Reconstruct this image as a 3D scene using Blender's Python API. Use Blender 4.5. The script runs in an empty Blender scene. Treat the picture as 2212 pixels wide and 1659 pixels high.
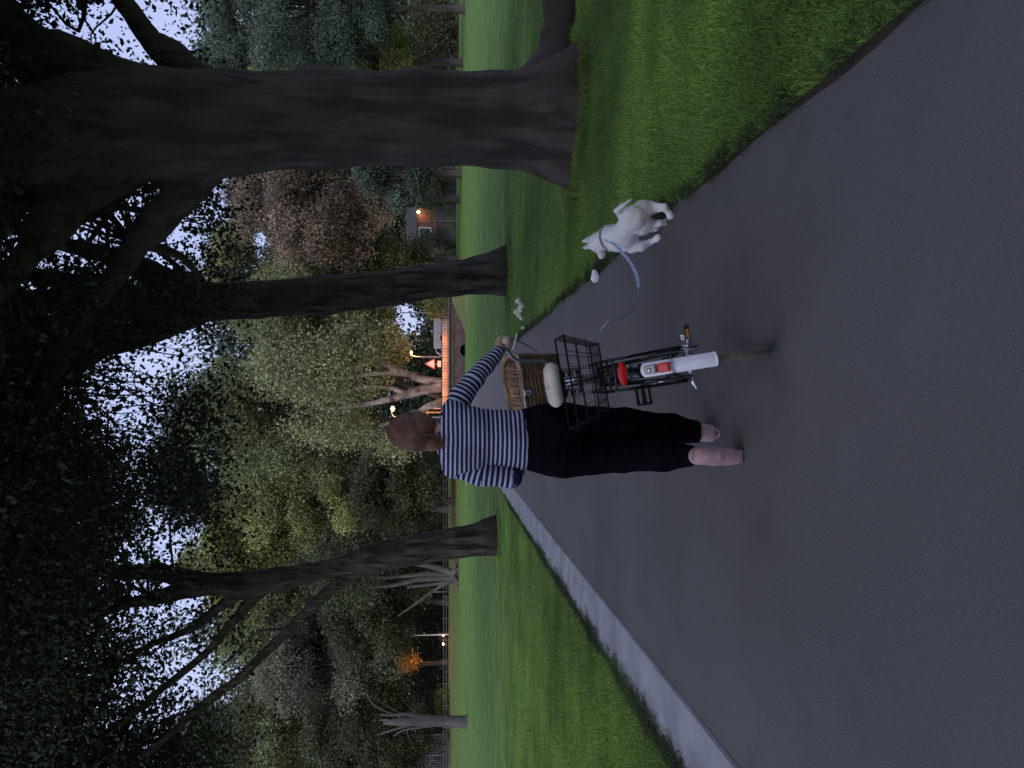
import bpy, math, random
import numpy as np
from mathutils import Vector, Matrix
random.seed(7); rng = np.random.default_rng(7)
SC = bpy.context.scene; COL = SC.collection
# ------------------------------------------------------------------ camera (phone held sideways: rolled 90 degrees)
F_ = 1597.5; YAW = math.radians(1.345); PIT = math.atan(146/1597.5); CAMZ = 1.4
Fv = np.array([math.sin(YAW)*math.cos(PIT), math.cos(YAW)*math.cos(PIT), -math.sin(PIT)])
Rv = np.array([math.cos(YAW), -math.sin(YAW), 0.0]); Uv = np.cross(Rv, Fv); C0 = np.array([0, 0, CAMZ])
cam = bpy.data.cameras.new('camera'); cam.lens = 26; cam.sensor_width = 36; cam.sensor_fit = 'HORIZONTAL'
cam.clip_start = 0.05; cam.clip_end = 1500
camo = bpy.data.objects.new('camera', cam); COL.objects.link(camo)
camo.matrix_world = Matrix(((-Uv[0], Rv[0], -Fv[0], 0), (-Uv[1], Rv[1], -Fv[1], 0), (-Uv[2], Rv[2], -Fv[2], CAMZ), (0, 0, 0, 1)))
SC.camera = camo
def ray(px, py): return Fv + Rv*(829.5-py)/F_ + Uv*(1106-px)/F_
def U(px, py, Y): d = ray(px, py); return C0 + d*(Y/d[1])
def G(px, py, z=0.0): d = ray(px, py); return C0 + d*((z-CAMZ)/d[2])
def PX(P):
    v = P-C0; w = v@Fv; w = np.where(np.abs(w) < 1e-6, 1e-6, w)
    return 1106-F_*(v@Uv)/w, 829.5-F_*(v@Rv)/w, w
# ------------------------------------------------------------------ world, sun, exposure
W = bpy.data.worlds.new('World'); SC.world = W; W.use_nodes = True
wt = W.node_tree; wt.nodes.clear()
wo = wt.nodes.new('ShaderNodeOutputWorld'); bg = wt.nodes.new('ShaderNodeBackground')
sky = wt.nodes.new('ShaderNodeTexSky'); sky.sky_type = 'NISHITA'; sky.sun_disc = False
sky.sun_elevation = math.radians(4); sky.sun_rotation = math.radians(150)
tc = wt.nodes.new('ShaderNodeTexCoord'); nz = wt.nodes.new('ShaderNodeTexNoise'); nz.inputs['Scale'].default_value = 3.0
nz.inputs['Detail'].default_value = 5
cr = wt.nodes.new('ShaderNodeValToRGB'); cr.color_ramp.elements[0].position = .35; cr.color_ramp.elements[1].position = .7
cr.color_ramp.elements[0].color = (4.4, 5.15, 8.7, 1); cr.color_ramp.elements[1].color = (5.7, 6.4, 9.5, 1)
mx = wt.nodes.new('ShaderNodeMixRGB'); mx.inputs[0].default_value = .93
wt.links.new(tc.outputs['Generated'], nz.inputs['Vector']); wt.links.new(nz.outputs['Fac'], cr.inputs[0])
wt.links.new(sky.outputs[0], mx.inputs[1]); wt.links.new(cr.outputs[0], mx.inputs[2])
wt.links.new(mx.outputs[0], bg.inputs['Color']); bg.inputs['Strength'].default_value = 0.115
wt.links.new(bg.outputs[0], wo.inputs[0])
sl = bpy.data.lights.new('sun', 'SUN'); sl.energy = 1.5; sl.angle = math.radians(50); sl.color = (1.0, .97, .92)
so = bpy.data.objects.new('sun', sl); COL.objects.link(so); so.rotation_euler = (math.radians(42), 0, math.radians(-22))
SC.view_settings.view_transform = 'Standard'; SC.view_settings.look = 'None'
SC.view_settings.exposure = 0.0; SC.view_settings.gamma = 1.0
SC.cycles.max_bounces = 5; SC.cycles.diffuse_bounces = 3; SC.cycles.use_denoising = True

# ------------------------------------------------------------------ materials
MATS = {}
def newmat(name):
    m = bpy.data.materials.new(name); m.use_nodes = True; nt = m.node_tree
    return m, nt, nt.nodes['Principled BSDF']
def N(nt, t, **kw):
    n = nt.nodes.new(t)
    for k, v in kw.items():
        if k in n.inputs.keys(): n.inputs[k].default_value = v
        else: setattr(n, k, v)
    return n
def noisemat(name, c1, c2, scale=8, rough=.8, bump=.0, bscale=None, stretch=(1, 1, 1), metal=0, spec=.5, detail=6, tint=False, c3=None, s3=1.5, bdist=.01):
    if name in MATS: return MATS[name]
    m, nt, p = newmat(name)
    co = N(nt, 'ShaderNodeTexCoord'); mp = N(nt, 'ShaderNodeMapping'); mp.inputs['Scale'].default_value = stretch
    nt.links.new(co.outputs['Object'], mp.inputs[0])
    n = N(nt, 'ShaderNodeTexNoise'); n.inputs['Scale'].default_value = scale; n.inputs['Detail'].default_value = detail
    nt.links.new(mp.outputs[0], n.inputs['Vector'])
    r = N(nt, 'ShaderNodeValToRGB'); r.color_ramp.elements[0].position = .32; r.color_ramp.elements[1].position = .68
    r.color_ramp.elements[0].color = (*c1, 1); r.color_ramp.elements[1].color = (*c2, 1)
    nt.links.new(n.outputs['Fac'], r.inputs[0]); out = r.outputs[0]
    if c3:
        n3 = N(nt, 'ShaderNodeTexNoise'); n3.inputs['Scale'].default_value = s3; n3.inputs['Detail'].default_value = 4
        nt.links.new(co.outputs['Object'], n3.inputs['Vector'])
        r3 = N(nt, 'ShaderNodeMapRange'); r3.inputs[1].default_value = .45; r3.inputs[2].default_value = .65
        nt.links.new(n3.outputs['Fac'], r3.inputs[0])
        x = N(nt, 'ShaderNodeMixRGB'); nt.links.new(r3.outputs[0], x.inputs[0]); nt.links.new(out, x.inputs[1]); x.inputs[2].default_value = (*c3, 1); out = x.outputs[0]
    if tint:
        a = N(nt, 'ShaderNodeAttribute'); a.attribute_name = 'tint'
        x = N(nt, 'ShaderNodeMixRGB'); x.blend_type = 'MULTIPLY'; x.inputs[0].default_value = 1
        nt.links.new(out, x.inputs[1]); nt.links.new(a.outputs['Fac'], x.inputs[2]); out = x.outputs[0]
    nt.links.new(out, p.inputs['Base Color'])
    p.inputs['Roughness'].default_value = rough; p.inputs['Metallic'].default_value = metal; p.inputs['Specular IOR Level'].default_value = spec
    if bump:
        b = N(nt, 'ShaderNodeBump'); b.inputs['Strength'].default_value = bump; b.inputs['Distance'].default_value = bdist
        n2 = N(nt, 'ShaderNodeTexNoise'); n2.inputs['Scale'].default_value = bscale or scale*2; n2.inputs['Detail'].default_value = 8
        nt.links.new(mp.outputs[0], n2.inputs['Vector']); nt.links.new(n2.outputs['Fac'], b.inputs['Height']); nt.links.new(b.outputs[0], p.inputs['Normal'])
    MATS[name] = m; return m
def flat(name, c, rough=.5, metal=0, spec=.5):
    return noisemat(name, tuple(x*.88 for x in c), c, scale=35, rough=rough, metal=metal, spec=spec, detail=3)
def emis(name, c, s):
    if name in MATS: return MATS[name]
    m, nt, p = newmat(name); p.inputs['Base Color'].default_value = (*c, 1)
    p.inputs['Emission Color'].default_value = (*c, 1); p.inputs['Emission Strength'].default_value = s; MATS[name] = m; return m
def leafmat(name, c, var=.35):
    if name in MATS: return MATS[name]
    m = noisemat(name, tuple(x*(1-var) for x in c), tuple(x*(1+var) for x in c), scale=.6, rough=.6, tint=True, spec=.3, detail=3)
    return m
def barkmat(name, c1, c2, moss=None, sc=6, bump=.9, st=(1, 1, .22), bd=.03):
    m = noisemat(name, c1, c2, scale=sc, rough=.92, bump=bump, bscale=sc*1.6, stretch=st, c3=moss, s3=1.3, spec=.2, detail=9, bdist=bd)
    for n in m.node_tree.nodes:
        if n.type == 'VALTORGB': n.color_ramp.elements[0].position = .42; n.color_ramp.elements[1].position = .60
    return m

# ------------------------------------------------------------------ object helpers
def tag(o, label=None, cat=None, group=None, kind=None):
    if label: o['label'] = label
    if cat: o['category'] = cat
    if group: o['group'] = group
    if kind: o['kind'] = kind
    return o
def empty(name, loc, label, cat, group=None):
    o = bpy.data.objects.new(name, None); COL.objects.link(o); o.location = tuple(loc); o.empty_display_size = .1
    return tag(o, label, cat, group)
def mkmesh(name, V, Fs, mat, parent=None, smooth=True, tint=None, loc=None, sc=None):
    V = np.asarray(V, dtype=np.float32)
    me = bpy.data.meshes.new(name); me.vertices.add(len(V)); me.vertices.foreach_set('co', V.ravel())
    if not isinstance(Fs, (list, tuple)) or (len(Fs) and np.ndim(Fs[0]) == 1 and len(Fs[0])): Fs = [np.asarray(Fs)]
    Fs = [np.asarray(f, dtype=np.int32) for f in Fs if len(f)]
    nl = sum(f.size for f in Fs); nf = sum(len(f) for f in Fs)
    me.loops.add(nl); me.polygons.add(nf)
    me.loops.foreach_set('vertex_index', np.concatenate([f.ravel() for f in Fs]))
    sz = np.concatenate([np.full(len(f), f.shape[1], np.int32) for f in Fs])
    me.polygons.foreach_set('loop_start', np.concatenate([[0], np.cumsum(sz)[:-1]]).astype(np.int32))
    me.update(calc_edges=True)
    me.polygons.foreach_set('use_smooth', np.full(nf, smooth))
    if tint is not None:
        a = me.attributes.new('tint', 'FLOAT', 'FACE'); a.data.foreach_set('value', np.asarray(tint, dtype=np.float32))
    if sc is not None:
        a = me.attributes.new('sc', 'FLOAT', 'POINT'); a.data.foreach_set('value', np.asarray(sc, dtype=np.float32))
    if mat: me.materials.append(mat)
    o = bpy.data.objects.new(name, me); COL.objects.link(o)
    if parent: o.parent = parent
    if loc is not None: o.location = tuple(loc)
    return o
def norm(v): v = np.asarray(v, float); return v/(np.linalg.norm(v)+1e-12)
def catmull(P, n=8):
    P = np.asarray(P, float); Q = np.vstack([2*P[0]-P[1], P, 2*P[-1]-P[-2]]); out = []
    for i in range(len(P)-1):
        p0, p1, p2, p3 = Q[i:i+4]
        for t in np.linspace(0, 1, n, endpoint=False):
            out.append(.5*((2*p1)+(-p0+p2)*t+(2*p0-5*p1+4*p2-p3)*t*t+(-p0+3*p1-3*p2+p3)*t**3))
    out.append(P[-1]); return np.array(out)
class MB:
    def __init__(s): s.V = []; s.Q = []; s.T = []; s.n = 0
    def add(s, V, Q=(), T=()):
        V = np.asarray(V, float).reshape(-1, 3); s.V.append(V)
        if len(Q): s.Q.append(np.asarray(Q)+s.n)
        if len(T): s.T.append(np.asarray(T)+s.n)
        s.n += len(V)
    def box(s, c, size, R=None, bev=0):
        h = np.array(size)/2; V = np.array([[x, y, z] for x in (-1, 1) for y in (-1, 1) for z in (-1, 1)])*h
        if R is not None: V = V@np.asarray(R).T
        s.add(V+np.array(c), [[0, 1, 3, 2], [4, 6, 7, 5], [0, 4, 5, 1], [2, 3, 7, 6], [0, 2, 6, 4], [1, 5, 7, 3]])
        return s
    def tube(s, P, r, n=8, cap=True, closed=False, mod=None):
        P = np.asarray(P, float); m = len(P); r = np.broadcast_to(np.asarray(r, float), (m,))
        T = np.gradient(P, axis=0)
        if closed: T = np.roll(P, -1, 0)-np.roll(P, 1, 0)
        T /= (np.linalg.norm(T, axis=1)[:, None]+1e-12)
        a = np.array([0, 0, 1.]) if abs(T[0][2]) < .9 else np.array([1., 0, 0])
        nrm = norm(np.cross(T[0], a)); V = []; th = np.arange(n)*2*math.pi/n
        for i in range(m):
            nrm = norm(nrm-T[i]*(nrm@T[i])); b = np.cross(T[i], nrm)
            rr = r[i]*(mod(i, th) if mod else 1.0)
            V.append(P[i]+((np.cos(th)*rr)[:, None]*nrm+(np.sin(th)*rr)[:, None]*b))
        V = np.vstack(V); idx = np.arange(m*n).reshape(m, n); k = m if closed else m-1; Q = []
        i0 = idx[np.arange(k)]; i1 = idx[(np.arange(k)+1) % m]
        Q = np.stack([i0, np.roll(i0, -1, 1), np.roll(i1, -1, 1), i1], -1).reshape(-1, 4)
        Tt = []
        if cap and not closed:
            V = np.vstack([V, P[0], P[-1]]); a0, a1 = m*n, m*n+1
            Tt = [[a0, idx[0][(j+1) % n], idx[0][j]] for j in range(n)]+[[a1, idx[-1][j], idx[-1][(j+1) % n]] for j in range(n)]
        s.add(V, Q, Tt); return s
    def bar(s, a, b, r, n=8): return s.tube(np.linspace(a, b, 2), r, n)
    def ell(s, c, r, n=12, R=None):
        u = np.linspace(0, math.pi, n+1); v = np.arange(2*n)*math.pi/n
        V = np.array([[math.sin(a)*math.cos(b), math.sin(a)*math.sin(b), math.cos(a)] for a in u for b in v])*np.array(r)
        if R is not None: V = V@np.asarray(R).T
        m = 2*n; Q = [[i*m+j, (i+1)*m+j, (i+1)*m+(j+1) % m, i*m+(j+1) % m] for i in range(n) for j in range(m)]
        s.add(V+np.array(c), Q); return s
    def quad(s, a, b, c, d): s.add([a, b, c, d], [[0, 1, 2, 3]]); return s
    def build(s, name, mat, parent=None, smooth=True, off=None, **kw):
        V = np.vstack(s.V)
        if off is not None: V = V-np.asarray(off)
        return mkmesh(name, V, [np.vstack(s.Q) if s.Q else [], np.vstack(s.T) if s.T else []], mat, parent, smooth, **kw)
def bevel(o, w=.004, seg=2):
    b = o.modifiers.new('bevel', 'BEVEL'); b.width = w; b.segments = seg; b.limit_method = 'ANGLE'; return o

# ------------------------------------------------------------------ signed-distance modelling (one continuous surface)
class SDF:
    def __init__(s, lo, hi, h):
        s.lo = np.array(lo, float); s.h = h; s.n = np.ceil((np.array(hi)-s.lo)/h).astype(int)+1
        s.f = np.full(s.n, 1.0, np.float32)
    def _sub(s, lo, hi, k):
        a = np.clip(np.floor((np.array(lo)-k-s.lo)/s.h).astype(int)-3, 0, s.n-1); b = np.clip(np.ceil((np.array(hi)+k-s.lo)/s.h).astype(int)+4, 1, s.n)
        ax = [s.lo[i]+s.h*np.arange(a[i], b[i]) for i in range(3)]
        X = np.stack(np.meshgrid(*ax, indexing='ij'), -1); return tuple(slice(a[i], b[i]) for i in range(3)), X
    def _mix(s, sl, d, k, sub=False):
        a = s.f[sl]
        if sub: d = -d; h = np.maximum(k-np.abs(a-d), 0)/k; s.f[sl] = np.maximum(a, d)+h*h*k*.25
        else: h = np.maximum(k-np.abs(a-d), 0)/k; s.f[sl] = np.minimum(a, d)-h*h*k*.25
    def cap(s, a, b, ra, rb, k=.02, sq=None, sub=False):
        a = np.array(a, float); b = np.array(b, float); R = max(ra, rb)*1.3
        sl, X = s._sub(np.minimum(a, b)-R, np.maximum(a, b)+R, k)
        if min(X.shape) == 0: return s
        q = np.ones(3) if sq is None else np.array(sq, float)
        A = a*q; AB = (b-a)*q; X = X*q; t = np.clip(((X-A)@AB)/(AB@AB+1e-12), 0, 1)
        d = np.linalg.norm(X-A-t[..., None]*AB, axis=-1)-(ra+(rb-ra)*t); s._mix(sl, d, k, sub); return s
    def chain(s, P, r, k=.02, sq=None):
        for i in range(len(P)-1): s.cap(P[i], P[i+1], r[i], r[i+1], k, sq)
        return s
    def ell(s, c, r, k=.02, R=None, sub=False):
        c = np.array(c, float); r = np.array(r, float); m = r.max()
        sl, X = s._sub(c-m, c+m, k); X = X-c
        if min(X.shape) == 0: return s
        if R is not None: X = X@np.asarray(R)
        k0 = np.linalg.norm(X/r, axis=-1); k1 = np.linalg.norm(X/(r*r), axis=-1)+1e-9
        s._mix(sl, k0*(k0-1)/k1, k, sub); return s
    def loft(s, rows, k=.02):   # rows: z, cx, cy, rx, ry
        A = np.array(sorted(rows)); z = A[:, 0]; m = A[:, 3:].max()
        sl, X = s._sub((A[:, 1].min()-m, A[:, 2].min()-m, z[0]), (A[:, 1].max()+m, A[:, 2].max()+m, z[-1]), k)
        zz = X[..., 2]; g = [np.interp(zz, z, A[:, i]) for i in range(1, 5)]
        q = np.sqrt(((X[..., 0]-g[0])/g[2])**2+((X[..., 1]-g[1])/g[3])**2)
        d = (q-1)*np.minimum(g[2], g[3]); d = np.maximum(d, np.maximum(z[0]-zz, zz-z[-1])); s._mix(sl, d, k); return s
    def mesh(s):
        f = s.f; neg = f < 0; n = f.shape
        c = [(0, 0, 0), (1, 0, 0), (0, 1, 0), (1, 1, 0), (0, 0, 1), (1, 0, 1), (0, 1, 1), (1, 1, 1)]
        sh = lambda a, d: a[d[0]:n[0]-1+d[0], d[1]:n[1]-1+d[1], d[2]:n[2]-1+d[2]]
        cnt = sum(sh(neg, d).astype(np.int8) for d in c); act = (cnt > 0) & (cnt < 8)
        I = np.argwhere(act); vals = np.stack([f[I[:, 0]+d[0], I[:, 1]+d[1], I[:, 2]+d[2]] for d in c], 1)
        P = np.zeros((len(I), 3)); w = np.zeros(len(I)); cc = np.array(c, float)
        for a in range(8):
            for b in range(a+1, 8):
                if abs(cc[a]-cc[b]).sum() != 1: continue
                va, vb = vals[:, a], vals[:, b]; m = (va < 0) != (vb < 0)
                t = np.where(m, va/(va-vb+1e-12), 0); P += m[:, None]*(cc[a]+t[:, None]*(cc[b]-cc[a])); w += m
        P = (I+P/w[:, None])*s.h+s.lo
        vid = np.full(act.shape, -1, np.int32); vid[act] = np.arange(len(I)); Q = []
        for ax in range(3):
            o1, o2 = [(1, 2), (2, 0), (0, 1)][ax]
            sl0 = [slice(1, n[i]-1) for i in range(3)]; sl1 = list(sl0); sl0[ax] = slice(0, n[ax]-1); sl1[ax] = slice(1, n[ax])
            A = neg[tuple(sl0)]; B = neg[tuple(sl1)]; E = np.argwhere(A != B)
            if not len(E): continue
            base = E+1; base[:, ax] -= 1; fl = A[tuple(E.T)]
            def cell(d1, d2):
                x = base.copy(); x[:, o1] -= d1; x[:, o2] -= d2; return vid[tuple(x.T)]
            q = np.stack([cell(1, 1), cell(0, 1), cell(0, 0), cell(1, 0)], 1); q[~fl] = q[~fl][:, ::-1]; Q.append(q)
        Q = np.vstack(Q); Q = Q[(Q >= 0).all(1)]; return P, Q
def relax(V, Q, it=2, lam=.5):
    e = np.vstack([Q[:, [0, 1]], Q[:, [1, 2]], Q[:, [2, 3]], Q[:, [3, 0]]]); e = np.vstack([e, e[:, ::-1]])
    deg = np.bincount(e[:, 0], minlength=len(V))[:, None]
    for _ in range(it):
        S = np.stack([np.bincount(e[:, 0], weights=V[e[:, 1], i], minlength=len(V)) for i in range(3)], 1)
        V = V*(1-lam)+lam*S/np.maximum(deg, 1)
    return V
def vnormals(V, Q):
    fn = np.cross(V[Q[:, 2]]-V[Q[:, 0]], V[Q[:, 3]]-V[Q[:, 1]]); o = np.stack([np.bincount(Q.ravel(), weights=np.repeat(fn[:, i], 4), minlength=len(V)) for i in range(3)], 1)
    return o/(np.linalg.norm(o, axis=1)[:, None]+1e-12)
def fbm(P, s=1.0, seed=0):
    r = np.random.default_rng(seed); out = np.zeros(len(P))
    for o in range(5):
        for _ in range(3):
            d = r.normal(size=3); d /= np.linalg.norm(d); out += np.sin(P@d*s*(1.9**o)*6.28+r.uniform(0, 6.28))*.5**o/3
    return out
# ------------------------------------------------------------------ setting: lawn, path, kerb, bank, roads
def sheet(name, pts, z, mat):
    P = [(p[0], p[1], z if len(p) < 3 else p[2]) for p in pts]
    me = bpy.data.meshes.new(name); me.from_pydata(P, [], [list(range(len(P)))]); me.materials.append(mat)
    o = bpy.data.objects.new(name, me); COL.objects.link(o); return tag(o, kind='structure')
def grassmat(name, a, b, c, patch=.5, bump=.7):
    m, nt, p = newmat(name); co = N(nt, 'ShaderNodeTexCoord')
    n1 = N(nt, 'ShaderNodeTexNoise'); n1.inputs['Scale'].default_value = patch; n1.inputs['Detail'].default_value = 8
    n2 = N(nt, 'ShaderNodeTexNoise'); n2.inputs['Scale'].default_value = 9; n2.inputs['Detail'].default_value = 8
    mp = N(nt, 'ShaderNodeMapping'); mp.inputs['Scale'].default_value = (.35, 1.0, 1); nt.links.new(co.outputs['Object'], mp.inputs[0])
    n3 = N(nt, 'ShaderNodeTexNoise'); n3.inputs['Scale'].default_value = 1.1; n3.inputs['Detail'].default_value = 5; nt.links.new(mp.outputs[0], n3.inputs['Vector'])
    for n in (n1, n2): nt.links.new(co.outputs['Object'], n.inputs['Vector'])
    r = N(nt, 'ShaderNodeValToRGB'); r.color_ramp.elements[0].position = .33; r.color_ramp.elements[1].position = .66
    r.color_ramp.elements[0].color = (*a, 1); r.color_ramp.elements[1].color = (*b, 1); nt.links.new(n1.outputs['Fac'], r.inputs[0])
    mr = N(nt, 'ShaderNodeMapRange'); mr.inputs[1].default_value = .38; mr.inputs[2].default_value = .66; mr.inputs[4].default_value = .75; nt.links.new(n2.outputs['Fac'], mr.inputs[0])
    x = N(nt, 'ShaderNodeMixRGB'); x.blend_type = 'MIX'; nt.links.new(mr.outputs[0], x.inputs[0]); nt.links.new(r.outputs[0], x.inputs[1]); x.inputs[2].default_value = (*c, 1)
    m3 = N(nt, 'ShaderNodeMapRange'); m3.inputs[1].default_value = .35; m3.inputs[2].default_value = .65; m3.inputs[3].default_value = .86; m3.inputs[4].default_value = 1.12; nt.links.new(n3.outputs['Fac'], m3.inputs[0])
    y = N(nt, 'ShaderNodeMixRGB'); y.blend_type = 'MULTIPLY'; y.inputs[0].default_value = 1; nt.links.new(x.outputs[0], y.inputs[1]); nt.links.new(m3.outputs[0], y.inputs[2])
    nt.links.new(y.outputs[0], p.inputs['Base Color']); p.inputs['Roughness'].default_value = .95; p.inputs['Specular IOR Level'].default_value = .1
    b_ = N(nt, 'ShaderNodeBump'); b_.inputs['Strength'].default_value = bump; b_.inputs['Distance'].default_value = .03; nt.links.new(n2.outputs['Fac'], b_.inputs['Height']); nt.links.new(b_.outputs[0], p.inputs['Normal'])
    return m
GRASS = grassmat('lawn_grass', (.075, .145, .032), (.155, .25, .062), (.075, .135, .034), patch=1.8)
BANK = grassmat('sodium_tinted_grass', (.13, .15, .05), (.17, .19, .07), (.10, .12, .04), patch=.2)  # olive-yellow tone carries the sodium light on the far grass
def asphalt():
    m, nt, p = newmat('path_asphalt'); co = N(nt, 'ShaderNodeTexCoord')
    n1 = N(nt, 'ShaderNodeTexNoise'); n1.inputs['Scale'].default_value = .7; n1.inputs['Detail'].default_value = 6
    n2 = N(nt, 'ShaderNodeTexNoise'); n2.inputs['Scale'].default_value = 190; n2.inputs['Detail'].default_value = 3
    v = N(nt, 'ShaderNodeTexVoronoi'); v.inputs['Scale'].default_value = 120
    for n in (n1, n2, v): nt.links.new(co.outputs['Object'], n.inputs['Vector'])
    r = N(nt, 'ShaderNodeValToRGB'); r.color_ramp.elements[0].position = .3; r.color_ramp.elements[1].position = .72
    r.color_ramp.elements[0].color = (.092, .091, .092, 1); r.color_ramp.elements[1].color = (.130, .129, .130, 1); nt.links.new(n1.outputs['Fac'], r.inputs[0])
    mr = N(nt, 'ShaderNodeMapRange'); mr.inputs[1].default_value = .3; mr.inputs[2].default_value = .7; mr.inputs[3].default_value = .72; mr.inputs[4].default_value = 1.28; nt.links.new(n2.outputs['Fac'], mr.inputs[0])
    y = N(nt, 'ShaderNodeMixRGB'); y.blend_type = 'MULTIPLY'; y.inputs[0].default_value = 1; nt.links.new(r.outputs[0], y.inputs[1]); nt.links.new(mr.outputs[0], y.inputs[2])
    n4 = N(nt, 'ShaderNodeTexNoise'); n4.inputs['Scale'].default_value = 2.6; n4.inputs['Detail'].default_value = 9; nt.links.new(co.outputs['Object'], n4.inputs['Vector'])
    m4 = N(nt, 'ShaderNodeMapRange'); m4.inputs[1].default_value = .56; m4.inputs[2].default_value = .74; m4.inputs[3].default_value = 1.0; m4.inputs[4].default_value = .86; nt.links.new(n4.outputs['Fac'], m4.inputs[0])
    y4 = N(nt, 'ShaderNodeMixRGB'); y4.blend_type = 'MULTIPLY'; y4.inputs[0].default_value = 1; nt.links.new(y.outputs[0], y4.inputs[1]); nt.links.new(m4.outputs[0], y4.inputs[2]); y = y4
    nt.links.new(y.outputs[0], p.inputs['Base Color']); p.inputs['Roughness'].default_value = .62; p.inputs['Specular IOR Level'].default_value = .45
    b_ = N(nt, 'ShaderNodeBump'); b_.inputs['Strength'].default_value = .22; b_.inputs['Distance'].default_value = .004; nt.links.new(v.outputs['Distance'], b_.inputs['Height']); nt.links.new(b_.outputs[0], p.inputs['Normal'])
    return m
ASPH = asphalt()
sheet('ground', [(-700, -60), (700, -60), (700, 900), (-700, 900)], 0, GRASS)
# path: slightly wavering edges, bends away to the left in the distance
ys = np.concatenate([np.arange(-14, 46, .25)]); Lp = []; Rp = []
def bend(y): return -max(0, y-30)**2*.012
for y in ys:
    Rp.append((1.175+.022*math.sin(y*1.7)+.018*math.sin(y*4.3+1)+bend(y), y)); Lp.append((-1.745+bend(y), y))
V = [(a[0], a[1], .006) for a in Lp]+[(b[0], b[1], .006) for b in Rp]; n = len(ys)
tag(mkmesh('path', V, [[i, n+i, n+i+1, i+1] for i in range(n-1)], ASPH, smooth=False), kind='structure')
# concrete edging strip, cast in long slabs
KERB = noisemat('kerb_concrete', (.27, .275, .315), (.36, .365, .41), scale=3.5, rough=.85, bump=.3, bscale=60, c3=(.23, .235, .26), s3=2.6, bdist=.004)
mb = MB(); y = -14.0; j = 0
while y < 45:
    L = 2.4; yy = np.linspace(y+.004, y+L-.004, 9); base = mb.n; Vk = []
    for q in yy:
        b_ = bend(q); xo = -2.15+b_-.010*math.sin(q*2.1)-.010*math.sin(q*5.7+2)-.006*math.sin(q*13)
        for x_, z_ in ((xo, -.02), (xo, .026), (xo+.01, .032), (-1.752+b_, .024), (-1.742+b_, .010), (-1.742+b_, -.02)): Vk.append((x_, q, z_))
    Qk = [[i*6+k, i*6+k+1, (i+1)*6+k+1, (i+1)*6+k] for i in range(8) for k in range(5)]
    Qk += [[0, 5, 4, 3], [0, 3, 2, 1]]; mb.add(Vk, Qk); y += L
kerb = mb.build('kerb', KERB, smooth=False); tag(kerb, kind='structure')
# soil showing between lawn and hard surfaces
SOIL = noisemat('edge_soil', (.018, .016, .012), (.05, .045, .03), scale=14, rough=1, bump=1, bscale=40)
for nm, xs, sg in (('soil_edge', 1.17, 1), ('soil_edge', -2.13, -1)):
    Vs = []; yy = np.arange(.5, 30, .06)
    for q in yy:
        w = (.05+.05*max(0, math.sin(q*2.3+sg)+.6*math.sin(q*5.1))+.02*random.random())
        if sg < 0: w = (.04+.10*max(0, math.sin(q*1.9+1.2)*math.sin(q*.9)))*(1.0)+.02*random.random()
        Vs += [(xs-sg*.07, q, .003), (xs+sg*w, q, .003)]
    Qs = [[2*i, 2*i+1, 2*i+3, 2*i+2] for i in range(len(yy)-1)]
    tag(mkmesh(nm, Vs, Qs, SOIL, smooth=False), kind='structure')
# the far bank and the road along its top
ROADM = noisemat('far_road', (.30, .28, .26), (.38, .36, .33), scale=2, rough=.8)
xs = np.linspace(-170, -2.5, 60); V = []
for x in xs:
    o = .25*math.sin(x*.21)+.2*math.sin(x*.5)
    for (yy_, zz) in ((75+o, -.02), (80, .26), (86, .58), (91.5, .84), (92, .86)): V.append((x, yy_, zz+.03*math.sin(x*.3+yy_)*(zz > 0)))
tag(mkmesh('bank', V, [[i*5+k, i*5+5+k, i*5+6+k, i*5+k+1] for i in range(59) for k in range(4)], BANK), kind='structure')
sheet('road', [(-170, 91.9), (-2.5, 91.9), (-2.5, 99), (-170, 99)], .86, ROADM)
sheet('ground_beyond_road', [(-200, 98.9), (-2.5, 98.9), (-2.5, 300), (-200, 300)], .80, BANK)
ROAD2 = noisemat('bridge_road', (.20, .19, .18), (.26, .25, .23), scale=2, rough=.8)
sheet('bridge_road', [(-3.2, 50.25), (9, 50.25), (14, 100), (-2.4, 100)], .80, ROAD2)
sheet('road_verge', [(-2.45, 75), (-2.42, 75), (-2.4, 100), (-2.45, 100)], .83, BANK)

# ------------------------------------------------------------------ grass blades and tufts near the camera
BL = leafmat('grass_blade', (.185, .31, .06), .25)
def blades(name, P, h, w, lean, mat, kindstuff=True, label=None, cat='grass'):
    n = len(P); a = rng.uniform(0, 6.283, n); d = np.stack([np.cos(a), np.sin(a), np.zeros(n)], 1)
    b = rng.uniform(0, 6.283, n); s = np.stack([np.cos(b), np.sin(b), np.zeros(n)], 1)
    hh = h*rng.uniform(.5, 1.2, n)[:, None]; up = np.array([0, 0, 1.])
    le = lean*rng.uniform(.2, 1.3, n)[:, None]
    m = P+up*hh*.55+d*hh*le*.3; t = P+up*hh*(1-.35*le)+d*hh*le
    V = np.stack([P-s*w/2, P+s*w/2, m+s*w*.4, m-s*w*.4, t], 1).reshape(-1, 3); i = np.arange(n)[:, None]*5
    o = mkmesh(name, V, [i+np.array([[0, 1, 2, 3]]), i+np.array([[3, 2, 4]])], mat, smooth=False, tint=np.tile(rng.uniform(.55, 1.3, n)*(1+.38*fbm(P, .22, 5))*(1+.25*fbm(P, 1.1, 6)), 2))
    return tag(o, label, cat, kind='stuff')
def region(n, x0f, x1f, y0, y1, p=1.6):
    y = y0+(y1-y0)*rng.uniform(0, 1, n)**p; u = rng.uniform(0, 1, n)
    a = np.array([x0f(q) for q in y]); b = np.array([x1f(q) for q in y]); return np.stack([a+(b-a)*u, y, np.zeros(n)], 1)
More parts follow.
